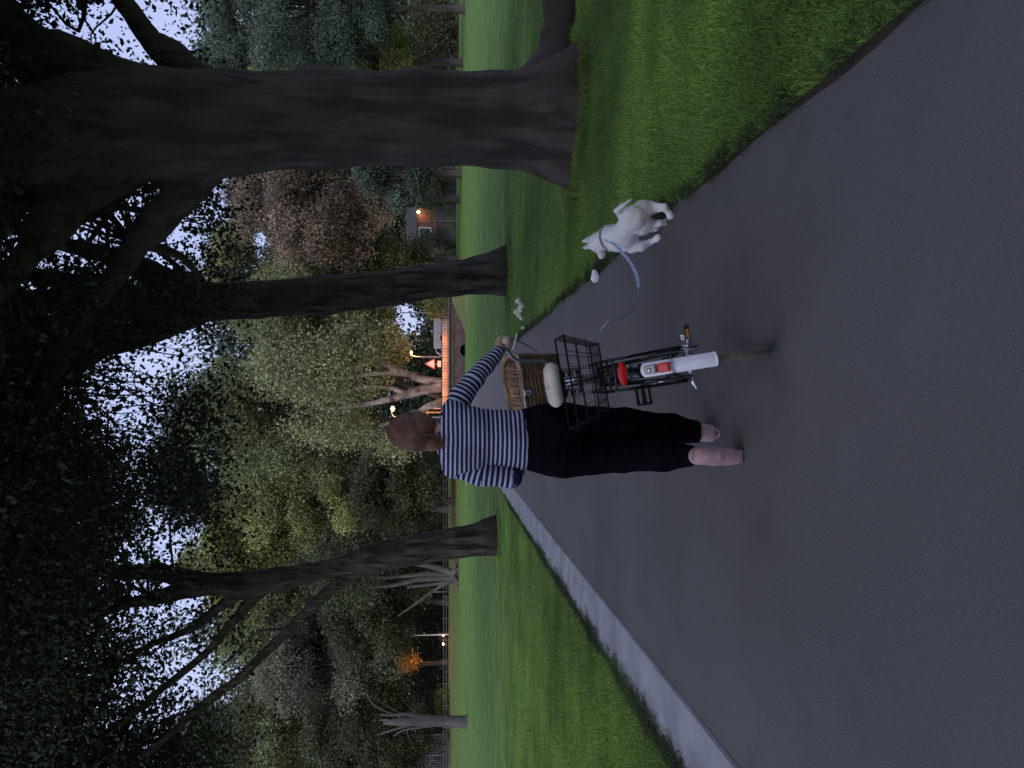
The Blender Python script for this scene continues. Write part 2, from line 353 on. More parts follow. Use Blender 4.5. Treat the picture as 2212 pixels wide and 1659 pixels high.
PR = region(190000, lambda q: 1.19, lambda q: .56*q+.5, 1.6, 17); PR = PR[PR[:, 0] > 1.18]
PL = region(170000, lambda q: -2.17, lambda q: -.52*q-.5, 3.3, 17); PL = PL[PL[:, 0] < -2.16]
blades('lawn_blades', np.vstack([PR, PL]), .036, .0042, .7, BL, label='short mown green grass of the lawn on both sides of the path')
def tufts(cent, per, sp, h, w):
    out = []
    for c in cent: out.append(np.array([c[0], c[1], 0])+rng.normal(size=(per, 3))*np.array([sp, sp*1.6, 0]))
    return np.vstack(out)
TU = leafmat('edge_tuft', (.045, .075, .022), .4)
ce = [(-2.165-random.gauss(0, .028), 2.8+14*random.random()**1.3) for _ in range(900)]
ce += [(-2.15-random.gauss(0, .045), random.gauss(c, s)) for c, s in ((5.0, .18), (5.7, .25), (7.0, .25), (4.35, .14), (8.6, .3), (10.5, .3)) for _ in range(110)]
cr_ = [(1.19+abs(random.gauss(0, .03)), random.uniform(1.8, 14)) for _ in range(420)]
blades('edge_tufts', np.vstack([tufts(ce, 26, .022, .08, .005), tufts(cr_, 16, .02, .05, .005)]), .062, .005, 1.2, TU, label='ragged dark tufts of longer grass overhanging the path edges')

fa = rng.uniform(0, 6.283, 900); t1b = G(1238, 262); t2b = G(1100, 592); t3b = G(1078, 1162)
ft = np.vstack([np.array([t[0], t[1], 0])+np.stack([np.cos(fa[:n])*r_*rng.uniform(.95, 1.35, n), np.sin(fa[:n])*r_*rng.uniform(.95, 1.35, n), 0*fa[:n]], 1) for t, r_, n in ((t1b, .66, 900), (t2b, .52, 300), (t3b, .5, 300))])
blades('foot_tufts', tufts(ft, 14, .06, 0, 0), .10, .007, 1.0, BL, label='longer grass growing round the feet of the big trees')
# ------------------------------------------------------------------ trees
def leafquads(Cn, per, spread, size, droop=.2, flat_=1.0, gap=None):
    n = len(Cn)*per; P = np.repeat(Cn, per, 0)+rng.normal(size=(n, 3))*np.array([1, 1, flat_])*spread
    if gap is not None:
        px, py, w = PX(P); k = rng.uniform(0, 1, n) < .05+.95*gap(px, py)**.7; P = P[k]; n = len(P)
    d = rng.normal(size=(n, 3)); d[:, 2] -= droop; d /= np.linalg.norm(d, axis=1)[:, None]
    s = np.cross(d, rng.normal(size=(n, 3))); s /= np.linalg.norm(s, axis=1)[:, None]+1e-9
    L = size*rng.uniform(.6, 1.35, n)[:, None]; nn = np.cross(d, s)
    V = np.stack([P, P+d*L*.5+s*L*.30+nn*L*.08, P+d*L, P+d*L*.5-s*L*.30+nn*L*.08], 1).reshape(-1, 3)
    Q = np.arange(n)[:, None]*4+np.array([[0, 1, 2, 3]]); return V, Q, n
def crown(parent, loc, Cn, per, spread, size, mat, name='crown', droop=.2, flat_=1.0, gap=None, var=.35, lab=None, ct=None):
    ct = rng.uniform(1-var, 1+var, len(Cn)) if ct is None else ct*rng.uniform(.85, 1.15, len(Cn))
    V, Q, n = leafquads(Cn, per, spread, size, droop, flat_, gap)
    t = (np.repeat(ct, per) if gap is None else np.full(n, 1.0))*1.0; t = t[:n]*rng.uniform(.65, 1.35, n)
    o = mkmesh(name, V-np.array(loc), Q, mat, parent, smooth=False, tint=t)
    if lab: o['label'] = lab
    return o
def inell(n, c, r, shell=0.0):
    v = rng.normal(size=(n, 3)); v /= np.linalg.norm(v, axis=1)[:, None]; q = rng.uniform(shell**3, 1, n)**(1/3)
    return np.array(c)+v*q[:, None]*np.array(r)
GAPS = [(230, 520, 150, 60, .35), (300, 1000, 110, 330, .30), (330, 1400, 130, 170, .38), (200, 500, 180, 100, .25), (60, 520, 70, 60, .3), (330, 800, 130, 110, .3),  # openings of the canopy: px, py, rx, ry, amount
    (270, 60, 160, 95, .93), (180, 440, 90, 60, .55), (330, 500, 90, 60, .45), (60, 100, 60, 60, .45), (110, 45, 90, 35, .45), (90, 165, 90, 18, .6),
    (200, 440, 95, 50, .62), (110, 500, 90, 55, .5), (330, 545, 90, 55, .62), (50, 590, 70, 40, .5), (370, 500, 60, 45, .5),
    (330, 655, 38, 12, .7), (370, 760, 90, 62, .80), (250, 830, 90, 60, .62), (190, 880, 50, 30, .5), (120, 800, 40, 70, .45), (60, 650, 35, 40, .5),
    (300, 930, 70, 50, .48), (250, 900, 60, 40, .5), (20, 900, 30, 40, .35), (340, 1110, 60, 28, .5), (380, 1180, 70, 45, .72), (320, 1180, 90, 45, .45), (360, 1265, 60, 22, .6),
    (330, 1310, 70, 30, .55), (250, 1300, 60, 40, .3), (420, 1440, 70, 55, .72), (460, 1500, 60, 40, .6), (330, 1360, 60, 35, .35), (180, 1450, 60, 35, .5), (280, 1495, 50, 35, .5), (400, 1560, 60, 30, .4),
    (130, 1600, 60, 40, .2), (560, 1460, 60, 40, .25), (300, 1020, 60, 50, .35), (250, 1220, 60, 30, .3)]
def gapf(px, py):
    k = np.ones_like(px)
    for a, b, rx, ry, s in GAPS:
        q = ((px-a)/rx)**2+((py-b)/ry)**2; k *= 1-min(.93, s)*np.exp(-q*q*.5)
    return k
def ridged(r, fl=0, seed=0, amp=.06, k=7):
    ph = np.random.default_rng(seed).uniform(0, 6.28, 6)
    def f(i, th): return 1+amp*np.sin(th*k+ph[0]+i*.03)+amp*.6*np.sin(th*(k+4)+ph[1]-i*.06)+amp*.5*np.sin(th*2+ph[2]+i*.11)
    return f
def trunkmesh(mb, pts, rs, n=40, dense=10, seed=0, amp=.05, flare=0, roots=5, flen=3):
    P = catmull(pts, dense); r = np.interp(np.linspace(0, len(pts)-1, len(P)), np.arange(len(pts)), rs)
    ph = np.random.default_rng(seed).uniform(0, 6.28, 6); z0 = P[0][2]
    def f(i, th):
        q = 1+amp*np.sin(th*7+ph[0]+i*.02)+amp*.6*np.sin(th*12+ph[1]-i*.04)+amp*.8*np.sin(th*3+ph[2]+i*.09)+amp*.5*np.sin(i*.7+ph[4]+th*2)
        if flare:
            e = math.exp(-max(P[i][2]-z0, 0)*flen); q = q+flare*e*(.55+.9*np.maximum(0, np.sin(th*roots/1.0+ph[3]))**2)
        return q
    mb.tube(P, r, n, mod=f); return P
def limbs_and_twigs(root, loc, limbs, Cn, bark, twig_r=.018, frac=.5, n=12, seed=3):
    pts = [];
    for j, (P, ra, rb) in enumerate(limbs):
        C = catmull(P, 7); t = np.linspace(0, 1, len(C)); C = C+np.stack([fbm(C, .5, seed+j), fbm(C, .5, seed+j+9), fbm(C, .5, seed+j+5)], 1)*.05
        MB().tube(C, ra+(rb-ra)*t, n, mod=ridged(ra, seed=j, amp=.05)).build('limb', bark, root, off=loc)
        pts.append(C[len(C)//4:])
    pts = np.vstack(pts); tw = MB(); sel = rng.uniform(0, 1, len(Cn)) < frac
    for c in Cn[sel]:
        d = np.linalg.norm(pts-c, axis=1); i = int(np.argmin(d)); L = d[i]
        if L > 6: continue
        a = pts[i]; m1 = a+(c-a)*.35+rng.normal(size=3)*L*.08+np.array([0, 0, L*.10]); m2 = a+(c-a)*.7+rng.normal(size=3)*L*.07+np.array([0, 0, L*.06])
        r0 = min(.05, twig_r*(.6+L*.35)); tw.tube(catmull([a, m1, m2, c], 3), np.linspace(r0, .005, 10), 5, cap=False)
    if tw.n: tw.build('twigs', bark, root, off=loc)
BK1 = barkmat('bark_near', (.042, .036, .031), (.092, .079, .067), moss=(.060, .054, .044), sc=7, bump=1.0, st=(1, 1, .16), bd=.07)
BK2 = barkmat('bark_dark', (.022, .018, .015), (.090, .076, .060), moss=(.042, .042, .028), sc=9, bump=1.0, st=(1, 1, .16), bd=.07)
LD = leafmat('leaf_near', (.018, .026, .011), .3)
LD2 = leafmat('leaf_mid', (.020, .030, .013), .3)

# --- great tree on the right, leaning crown over the path
b1 = G(1238, 262); T1 = empty('broadleaf_tree', b1, 'massive thick-trunked tree with spreading roots on the lawn at right, nearest the dog', 'tree', 'big trees beside the path')
mb = MB(); Y1 = b1[1]
tp = [b1+np.array([0, 0, -.15]), U(1180, 262, Y1), U(1080, 261, Y1), U(900, 257, Y1-.02), U(700, 259, Y1-.05), U(500, 268, Y1-.15), U(340, 270, Y1-.25), U(200, 280, Y1-.4), U(80, 300, Y1-.6), U(-150, 330, Y1-1.0)]
S = SDF(b1+(-3.2, -2.2, -.25), b1+(4.4, 2.6, 7.6), .045)
rr = [.60, .53, .485, .47, .48, .50, .52, .48, .44, .36]
for i in range(len(tp)-1): S.cap(tp[i], tp[i+1], rr[i], rr[i+1], .12)
for an, ln, r0 in ((-.05, 3.4, .27), (1.0, .5, .12), (3.2, .22, .15), (4.6, .2, .14), (5.4, .4, .15)):
    u = np.array([math.cos(an), math.sin(an), 0]); P = [b1+u*.22+(0, 0, .50), b1+u*.46+(0, 0, .22), b1+u*(.5+ln*.25)+(0, 0, .10), b1+u*(.5+ln*.6)+(0, 0, -.02), b1+u*(.5+ln)+(0, 0, -.12)]
    S.chain(P, [r0*.7, r0*.8, r0*.68, r0*.50, r0*.3], .20)
lim1 = [([U(330, 215, Y1-.2), U(230, 175, Y1-.2), U(120, 115, Y1-.3), U(30, 45, Y1-.4), U(-120, -80, Y1-.7)], .25, .15),
        ([U(260, 230, Y1-.2), U(150, 195, Y1-.1), U(40, 110, Y1), U(-100, 20, Y1)], .24, .12),
        ([U(470, 330, Y1-.2), U(385, 430, Y1), U(300, 520, Y1+.3), U(220, 620, Y1+.8), U(150, 750, Y1+1.4), U(70, 880, Y1+2), U(20, 1000, Y1+2.6)], .165, .08),
        ([U(560, 250, Y1-.1), U(450, 185, Y1), U(345, 100, Y1+.2), U(265, 10, Y1+.3), U(190, -90, Y1+.3)], .16, .09),
        ([U(300, 350, Y1-.1), U(170, 420, Y1-.4), U(80, 520, Y1-.6), U(-20, 640, Y1-1)], .20, .09),
        ([U(60, 310, Y1-.5), U(-40, 300, Y1-1.0), U(-120, 280, Y1-1.9), U(-260, 420, Y1-3.4)], .3, .12),
        ([U(385, 430, Y1), U(330, 455, Y1+.8), U(250, 440, Y1+1.6)], .07, .03), ([U(300, 520, Y1+.3), U(380, 555, Y1+1.2), U(430, 590, Y1+2)], .07, .03)]
for P, ra, rb in lim1[:5]: C = catmull(P[:3], 4); S.chain(list(C), np.linspace(ra, ra+(rb-ra)*.3, len(C)), .09)
def barkify(V, Q, seed, a1=.02, a2=.012):
    NVv = vnormals(V, Q); return V+NVv*(a1*fbm(V*np.array([1, 1, .35]), .9, seed)+a2*fbm(V*np.array([1, 1, .22]), 3.4, seed+1))[:, None]
V, Q = S.mesh(); V = barkify(relax(V, Q, 1), Q, 3, .014, .014); mkmesh('trunk', V-b1, Q, BK1, T1)
c1 = np.vstack([inell(2600, (2.2, 9.4, 8.8), (8.0, 6.0, 4.6)), inell(700, (1.8, 9.8, 6.8), (6, 4.5, 2.4)), inell(150, (5.2, 8, 6.6), (2.4, 3, 2.0))])
px, py, w = PX(c1); kk = (rng.uniform(0, 1, len(c1)) < gapf(px, py)) & (c1[:, 2] > 4.6) & ~((w < 16) & (px > 430) & (w > 0)); c1 = c1[kk]
limbs_and_twigs(T1, b1, lim1, c1, BK1, frac=.4)
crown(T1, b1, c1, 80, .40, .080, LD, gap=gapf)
over = np.vstack([inell(1300, (1.5, -.5, 10.8), (9.5, 8, 2.6)), inell(1500, (0, -9, 7.5), (13, 6, 4.5)), inell(500, (7, -4, 6.0), (5, 5, 3))])  # unseen leaf masses above and behind the camera, added to shade the foreground
sd_ = norm((-.25, -.62, .743)); q = over-np.array([.7, 5.2, .2]); over = over[np.linalg.norm(q-(q@sd_)[:, None]*sd_, axis=1) > 2.6+rng.uniform(0, .8, len(over))]  # opening cut towards the sun so light reaches dog and bicycle
crown(T1, b1, over, 30, .6, .22, LD, name='unseen_shade_leaves')

# --- second tree right of the path
b2 = G(1100, 592); T2 = empty('broadleaf_tree', b2, 'straight dark-trunked tree on the right lawn between the bicycle basket and the massive trunk', 'tree', 'big trees beside the path')
mb = MB(); Y2 = b2[1]
tp = [b2+np.array([0, 0, -.1]), U(1085, 593, Y2), U(1040, 596, Y2), U(980, 602, Y2), U(850, 619, Y2), U(700, 638, Y2), U(550, 648, Y2), U(450, 651, Y2), U(380, 655, Y2), U(300, 660, Y2), U(150, 650, Y2+.3), U(0, 640, Y2+.5)]
def sdf_trunk(root, b, tp, rr, lims, roots, lo, hi, seed):
    S = SDF(b+lo, b+hi, .05); S.chain(tp, rr, .1)
    for an, ln, r0 in roots:
        u = np.array([math.cos(an), math.sin(an), 0]); S.chain([b+u*.15+(0, 0, .8), b+u*.32+(0, 0, .3), b+u*(.35+ln*.4)+(0, 0, .06), b+u*(.35+ln)+(0, 0, -.12)], [r0*.8, r0*.8, r0*.6, r0*.3], .18)
    for P, ra, rb in lims: C = catmull(P[:3], 4); S.chain(list(C), np.linspace(ra, ra+(rb-ra)*.4, len(C)), .08)
    V, Q = S.mesh(); V = barkify(relax(V, Q, 1), Q, seed, .018, .018); mkmesh('trunk', V-b, Q, BK2, root)
TPL2 = (tp, [.50, .44, .39, .37, .37, .395, .39, .39, .40, .34, .24, .15])
lim2 = [([U(420, 672, Y2), U(330, 712, Y2+.1), U(245, 745, Y2+.2), U(170, 785, Y2+.3), U(95, 850, Y2+.5), U(20, 960, Y2+.8)], .30, .10),
        ([U(410, 630, Y2), U(330, 590, Y2-.1), U(240, 555, Y2-.2), U(120, 520, Y2-.5), U(0, 480, Y2-.7)], .26, .10),
        ([U(300, 640, Y2), U(194, 612, Y2-.5), U(90, 598, Y2-.8), U(-10, 583, Y2-1)], .14, .07),
        ([U(420, 620, Y2), U(385, 575, Y2+.4), U(340, 540, Y2+.8), U(290, 520, Y2+1)], .08, .03),
        ([U(170, 785, Y2+.3), U(90, 760, Y2+1), U(0, 760, Y2+1.5)], .14, .07), ([U(300, 725, Y2), U(230, 700, Y2-1), U(130, 700, Y2-2)], .16, .08)]
sdf_trunk(T2, b2, TPL2[0], TPL2[1], lim2[:3], ((-.1, .35, .16),), (-3.2, -1.5, -.2), (3.4, 1.6, 10.5), 7)
c2 = np.vstack([inell(2300, (.8, 17.0, 11.4), (7.8, 5.8, 5.2)), inell(150, (4.5, 17, 8.0), (3.0, 3.5, 1.8))])
px, py, w = PX(c2); kk = (rng.uniform(0, 1, len(c2)) < gapf(px, py)) & (px < 455+rng.uniform(-40, 40, len(px))); c2 = c2[kk]
limbs_and_twigs(T2, b2, lim2, c2, BK2, frac=.3)
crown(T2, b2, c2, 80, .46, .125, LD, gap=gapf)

# --- forked tree on the left lawn
b3 = G(1078, 1162); T3 = empty('broadleaf_tree', b3, 'tall forked tree leaning left on the left lawn, beyond the woman in stripes', 'tree', 'big trees beside the path')
mb = MB(); Y3 = b3[1]
tp = [b3+np.array([0, 0, -.1]), U(1060, 1163, Y3), U(995, 1172, Y3), U(900, 1187, Y3), U(800, 1208, Y3), U(730, 1226, Y3), U(660, 1240, Y3), U(600, 1252, Y3), U(520, 1262, Y3), U(440, 1260, Y3), U(340, 1234, Y3), U(240, 1236, Y3), U(100, 1220, Y3)]
TPL3 = (tp, [.47, .43, .39, .365, .34, .25, .25, .28, .32, .27, .20, .17, .10])
lim3 = [([U(790, 1225, Y3), U(729, 1263, Y3-.1), U(625, 1360, Y3-.3), U(520, 1458, Y3-.5), U(434, 1520, Y3-.8), U(382, 1569, Y3-1), U(300, 1640, Y3-1.2)], .16, .06),
        ([U(580, 1268, Y3), U(540, 1300, Y3), U(468, 1388, Y3-.3), U(364, 1475, Y3-.5), U(312, 1520, Y3-.7), U(230, 1590, Y3-1)], .13, .05),
        ([U(540, 1270, Y3), U(503, 1291, Y3), U(416, 1354, Y3+.3), U(330, 1395, Y3+.4), U(250, 1430, Y3+.5)], .14, .05),
        ([U(450, 1265, Y3), U(380, 1280, Y3), U(312, 1298, Y3), U(243, 1319, Y3), U(120, 1370, Y3)], .20, .08),
        ([U(500, 1475, Y3-.4), U(430, 1540, Y3-.2), U(400, 1600, Y3)], .08, .03), ([U(625, 1360, Y3-.3), U(560, 1370, Y3), U(480, 1440, Y3+.4)], .05, .02)]
sdf_trunk(T3, b3, TPL3[0], TPL3[1], lim3[:4], ((.2, .2, .14),), (-4.6, -1.3, -.2), (1.5, 1.2, 12.5), 17)
c3 = np.vstack([inell(3000, (-6.8, 20.5, 14.4), (9.6, 6.8, 7.4)), inell(160, (-8.5, 20, 10.0), (4, 4, 3.0))])
px, py, w = PX(c3); kk = (rng.uniform(0, 1, len(c3)) < gapf(px, py)) & (px < 455+rng.uniform(-60, 60, len(px))); c3 = c3[kk]
limbs_and_twigs(T3, b3, lim3, c3, BK2, frac=.3)
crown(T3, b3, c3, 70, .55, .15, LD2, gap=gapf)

# --- far trees: trunk, a few limbs, crown of many leaf clumps gathered in lobes
def far_tree(label, base, c, r, mat, bark, nl=16, nc=46, per=26, size=.30, spread=.55, tr=.35, name='broadleaf_tree', group='trees at the far side of the park', droop=.2, flat_=.7, lowgap=None, tlean=None, stems=1):
    base = np.array(base); root = empty(name, base, label, 'tree', group); c = np.array(c); r = np.array(r); mb = MB()
    for s in range(stems):
        a = s*2.4; o = np.array([math.cos(a), math.sin(a)*.6, 0])*tr*1.3*(stems > 1); e = c+o*3+np.array([0, 0, r[2]*.3])
        P = [base+o*.6+(0, 0, -.2), base+o+(0, 0, 1.2), base+(e-base)*.35+o+rng.normal(size=3)*.2, base+(e-base)*.7+rng.normal(size=3)*.3, e]
        Pc = catmull(P, 6); q = Pc[:, 2]-base[2]; mb.tube(Pc, tr*(.75 if stems > 1 else 1)*(np.linspace(1, .25, len(Pc))+.35*np.exp(-np.maximum(q, 0)*2.2)), 14, mod=ridged(tr, seed=s, amp=.05))
    L = []; LT = []
    lobes = inell(nl, c, r*.85, .5); lr = r.min()*rng.uniform(.22, .42, nl)
    for i in range(nl):
        s_ = rng.uniform(.3, .8); a = base+(c+np.array([0, 0, r[2]*.2])-base)*s_
        mb.tube(catmull([a, a+(lobes[i]-a)*.5+np.array([0, 0, .4]), lobes[i]], 4), np.linspace(tr*.3, .03, 9), 6, cap=False)
        L.append(inell(nc, lobes[i], (lr[i]*1.15, lr[i]*1.15, lr[i]*.7), .55)); LT.append(np.full(nc, rng.uniform(.5, 1.45)))
    mb.build('trunk', bark, root, off=base); L = np.vstack(L); LT = np.concatenate(LT)
    if lowgap is not None: q = lowgap(L); L = L[q]; LT = LT[q]
    px, py, w = PX(L); q = rng.uniform(0, 1, len(L)) < np.where(px < 500, gapf(px, py), 1); L = L[q]; LT = LT[q]
    crown(root, base, L, per, spread*.8, size, mat, droop=droop, flat_=flat_, ct=LT); return root
def cc(px, py, Y): return U(px, py, Y)
def rad(dpx, dpy, Y, dy=None): return (dpy*Y/F_, dy or dpy*Y/F_*.8, dpx*Y/F_)
WOODS_DONE = False
BKF = barkmat('bark_far', (.05, .045, .038), (.10, .09, .075), sc=2)
BKP = barkmat('bark_pale', (.22, .19, .16), (.42, .37, .33), moss=(.12, .11, .09), sc=1.6, bump=.5)
BKG = barkmat('bark_grey', (.085, .078, .075), (.15, .135, .13), moss=(.09, .09, .08), sc=2, bump=.6)
LV = dict(ever=leafmat('leaf_evergreen', (.075, .105, .072), .3), yg=leafmat('leaf_yellow_green', (.19, .21, .06), .35), cop=leafmat('leaf_copper', (.215, .16, .115), .3),
          mid=leafmat('leaf_green', (.155, .18, .075), .35), pale=leafmat('leaf_pale', (.24, .26, .12), .35), dk=leafmat('leaf_dark', (.065, .076, .034), .35), gr=leafmat('leaf_greygreen', (.17, .175, .11), .3), lit=leafmat('leaf_bright', (.26, .29, .10), .35), amb=leafmat('leaf_lamplit', (.32, .19, .05), .3))  # amb: orange lamplight put into the leaf colour
def skyhole(L):
    px, py, w = PX(L); return ~((((px-878)/40)**2+((py-690)/44)**2 < 1) | (((px-560)/28)**2+((py-520)/40)**2 < .8))
FT = [  # label, base(px,py,Y,z), crown centre px,py, half sizes px,py, leaf, bark, extras
 ('dark blue-green evergreen filling the right edge beyond the lawn', (990, 20, 50), (640, 20), (220, 110), 'ever', BKF, dict(nl=26, name='evergreen_tree', droop=1.0)),
 ('dark evergreen with yellow-green lower sprays, half hidden by the massive trunk', (985, 135, 56), (730, 130), (190, 75), 'yg', BKF, dict(nl=22, name='evergreen_tree', droop=1.0)),
 ('slender dark evergreen spire showing just right of the massive trunk top', (985, 170, 70), (640, 150), (240, 50), 'ever', BKF, dict(nl=18, name='evergreen_tree', droop=.8)),
 ('copper-leaved beech with drooping brown-purple foliage above the house', (975, 430, 66), (675, 440), (178, 110), 'cop', BKF, dict(nl=34, droop=1.0, name='copper_beech_tree', size=.34)),
 ('grey-green tree low over the garden wall between massive trunk and copper beech', (975, 375, 60), (850, 385), (80, 45), 'ever', BKF, dict(nl=10, droop=.6)),
 ('olive-brown leafy tree between copper beech and straight dark trunk', (975, 560, 72), (740, 560), (170, 70), 'mid', BKF, dict(nl=24)),
 ('light green tree rising high behind the straight dark trunk', (978, 610, 84), (540, 600), (130, 90), 'pale', BKF, dict(nl=22)),
 ('green tree drooping over the brick bridge', (985, 862, 66), (700, 730), (190, 95), 'mid', BKF, dict(nl=34, lowgap=skyhole)),
 ('tall deep green tree behind the pale forked trunk', (978, 905, 88), (600, 900), (200, 125), 'mid', BKF, dict(nl=34)),
 ('dark rounded tree left of the woman’s head with a black trunk on the bank', (983, 1082, 80), (850, 1060), (95, 75), 'dk', BKF, dict(nl=18, tr=.42)),
 ('bright green bushy tree just right of the tall forked tree', (975, 1100, 94), (660, 1080), (140, 80), 'lit', BKF, dict(nl=24)),
 ('sunless yellow-green treetop seen through the fork of the tall forked tree', (975, 1190, 100), (510, 1200), (110, 85), 'yg', BKF, dict(nl=22)),
 ('dark leafy tree over the multi-stemmed trunk', (972, 1300, 94), (800, 1290), (115, 90), 'dk', BKF, dict(nl=26)),
 ('dull green tree between the forked limbs and the grey willow', (972, 1335, 104), (620, 1350), (140, 90), 'mid', BKF, dict(nl=24)),
 ('grey-green willowy tree with hanging sprays behind the white lamp pole', (974, 1430, 96), (730, 1450), (150, 95), 'gr', BKF, dict(nl=30, droop=1.2, name='willow_tree')),
 ('dark tree at the left edge behind the dead trunk', (975, 1590, 92), (800, 1600), (140, 90), 'dk', BKF, dict(nl=28)),
 ('big murky green tree at the left edge, rising above all others there', (975, 1640, 104), (560, 1590), (170, 120), 'mid', BKF, dict(nl=28)),
 ('dark green tree behind the garden wall at far right', (970, 300, 96), (620, 270), (260, 90), 'dk', BKF, dict(nl=26)),
 ('tall dark tree closing the view between the tall forked tree and the woman', (972, 1010, 112), (470, 1000), (160, 110), 'dk', BKF, dict(nl=26)),
]
for i, (lab, (bx, by, Y), (cx, cy), (hx, hy), lf, bk, ex) in enumerate(FT):
    b = U(bx, by, Y); b[2] = (0 if by < 900 else (.84 if Y > 91 else max(0, (Y-75)*.05)))
    k = dict(nl=20, tr=.0042*Y+.05, size=.0040*Y, spread=.0085*Y, nc=60, per=24); k.update(ex); k['nl'] = int(k['nl']*1.7); k['size'] = .0031*Y; k['per'] = int(k['per']*1.55); k['lowgap'] = skyhole
    far_tree(lab, b, cc(cx, cy, Y), rad(hx*1.18, hy*1.25, Y), LV[lf], bk, **k)
# the far-off wood closing the park
NW = 30000; wx = rng.uniform(-95, 95, NW); wy = rng.uniform(128, 150, NW); tops = 1.4+wy*(.30+.045*np.sin(wx*.11+1)+.03*np.sin(wx*.27)+.02*np.sin(wx*.7)); WP = np.stack([wx, wy, 1+(tops-1)*rng.uniform(0, 1, NW)**1.4], 1)
px, py, w = PX(WP); q1 = (((px-878)/40)**2+((py-690)/44)**2 < 1.0) | (((px-560)/30)**2+((py-520)/45)**2 < .8) | (rng.uniform(0, 1, NW) > gapf(px, py)); WP = WP[~q1]
V, Q, n = leafquads(WP, 11, 1.1, .85, .3); tt = np.repeat(.6+.5*(fbm(WP*np.array([1, .3, 1]), .12, 77)+1)*.5+.2, 11)*rng.uniform(.7, 1.3, n)
tag(mkmesh('woodland', V, Q, leafmat('leaf_wood', (.075, .10, .055), .3), smooth=False, tint=tt), 'distant dense wood forming the dark green mass behind the park trees', kind='stuff')
# pale forked trunk (bare lower limbs, leafy top)
bp = G(1000, 834); bp[1] = 62; bp = U(997, 834, 62); bp[2] = 0
TP = empty('pale_tree', bp, 'pale-barked tree with knotty leaning trunk and fanned limbs just above the woman’s stretched arm', 'tree'); mb = MB(); Yp = 62
def pl(*a): return [U(x, y, Yp) for x, y in a]
mb.tube(catmull(pl((1006, 838), (985, 836), (950, 836), (915, 842), (880, 852), (850, 860), (800, 872), (740, 880), (690, 884)), 7), np.interp(np.linspace(0, 8, 57), range(9), [.74, .52, .47, .42, .35, .28, .21, .14, .07]), 16, mod=ridged(.5, seed=3, amp=.07))
mb.tube(catmull(pl((985, 826), (940, 824), (905, 818), (875, 808), (820, 806), (770, 812), (700, 818)), 7), np.linspace(.40, .10, 43), 12, mod=ridged(.5, seed=4, amp=.07))
mb.tube(catmull(pl((900, 815), (860, 800), (820, 775), (770, 748), (720, 726)), 7), np.linspace(.34, .10, 29), 10)
mb.tube(catmull(pl((860, 803), (800, 770), (740, 755), (690, 748)), 7), np.linspace(.25, .08, 22), 10)
mb.tube(catmull(pl((880, 852), (840, 838), (790, 836), (730, 850)), 7), np.linspace(.22, .07, 22), 10)
mb.tube(catmull(pl((1000, 866), (960, 868), (925, 878), (905, 890), (870, 905), (820, 920)), 7), np.linspace(.42, .1, 36), 12, mod=ridged(.4, seed=8, amp=.07))
mb.build('trunk', BKP, TP, off=bp)
for (x, y) in ((902, 842), (876, 818), (846, 862), (930, 826)): MB().tube([U(x, y+3, Yp-.62), U(x, y+3, Yp-.2)], [.10, .17], 12).build('knot', noisemat('knot_dark', (.05, .04, .035), (.16, .13, .11), scale=9), TP, off=bp)
Lp_ = np.vstack([inell(420, cc(690, 800, Yp), rad(150, 85, Yp, 5), .2), inell(260, cc(800, 735, Yp), rad(90, 45, Yp, 3)), inell(140, cc(720, 930, Yp+2), rad(110, 40, Yp, 3)), inell(90, cc(850, 960, Yp+2), rad(50, 40, Yp, 2))])
Lp_ = Lp_[skyhole(Lp_)]
crown(TP, bp, Lp_, 26, .5, .24, LV['pale'], droop=.6)
# multi-stemmed tree on the left
b4 = U(989, 1240, 75); b4[2] = 0
TM = empty('multi_stem_tree', b4, 'grey multi-stemmed tree with splayed trunks on the far lawn behind the tall forked tree', 'tree'); Yp = 75; mb = MB()
for P, ra, rb in ((((992, 1238), (975, 1236), (950, 1228), (915, 1220), (880, 1216), (800, 1208)), .65, .25), (((992, 1246), (975, 1248), (950, 1248), (900, 1252), (850, 1264), (790, 1270), (730, 1280)), .75, .12),
                  (((990, 1254), (965, 1260), (930, 1280), (895, 1306), (860, 1330)), .38, .10), (((990, 1240), (960, 1241), (920, 1240), (880, 1244), (800, 1250)), .6, .2), (((992, 1250), (970, 1256), (935, 1262), (880, 1268)), .45, .2)):
    C = catmull(pl(*P), 6); mb.tube(C, np.linspace(ra, rb, len(C))*.62, 12, mod=ridged(ra, seed=int(P[2][1]), amp=.07))
for s in range(6): a = s*1.05; mb.tube([b4+(0, 0, .6), b4+np.array([math.cos(a)*1.1, math.sin(a)*.8, .15]), b4+np.array([math.cos(a)*1.7, math.sin(a)*1.2, -.1])], [.35, .18, .06], 8)
mb.build('trunk', BKG, TM, off=b4)
crown(TM, b4, np.vstack([inell(320, cc(745, 1235, 76), rad(95, 75, 76, 5), .2)]), 24, .6, .30, LV['dk'], droop=.6)
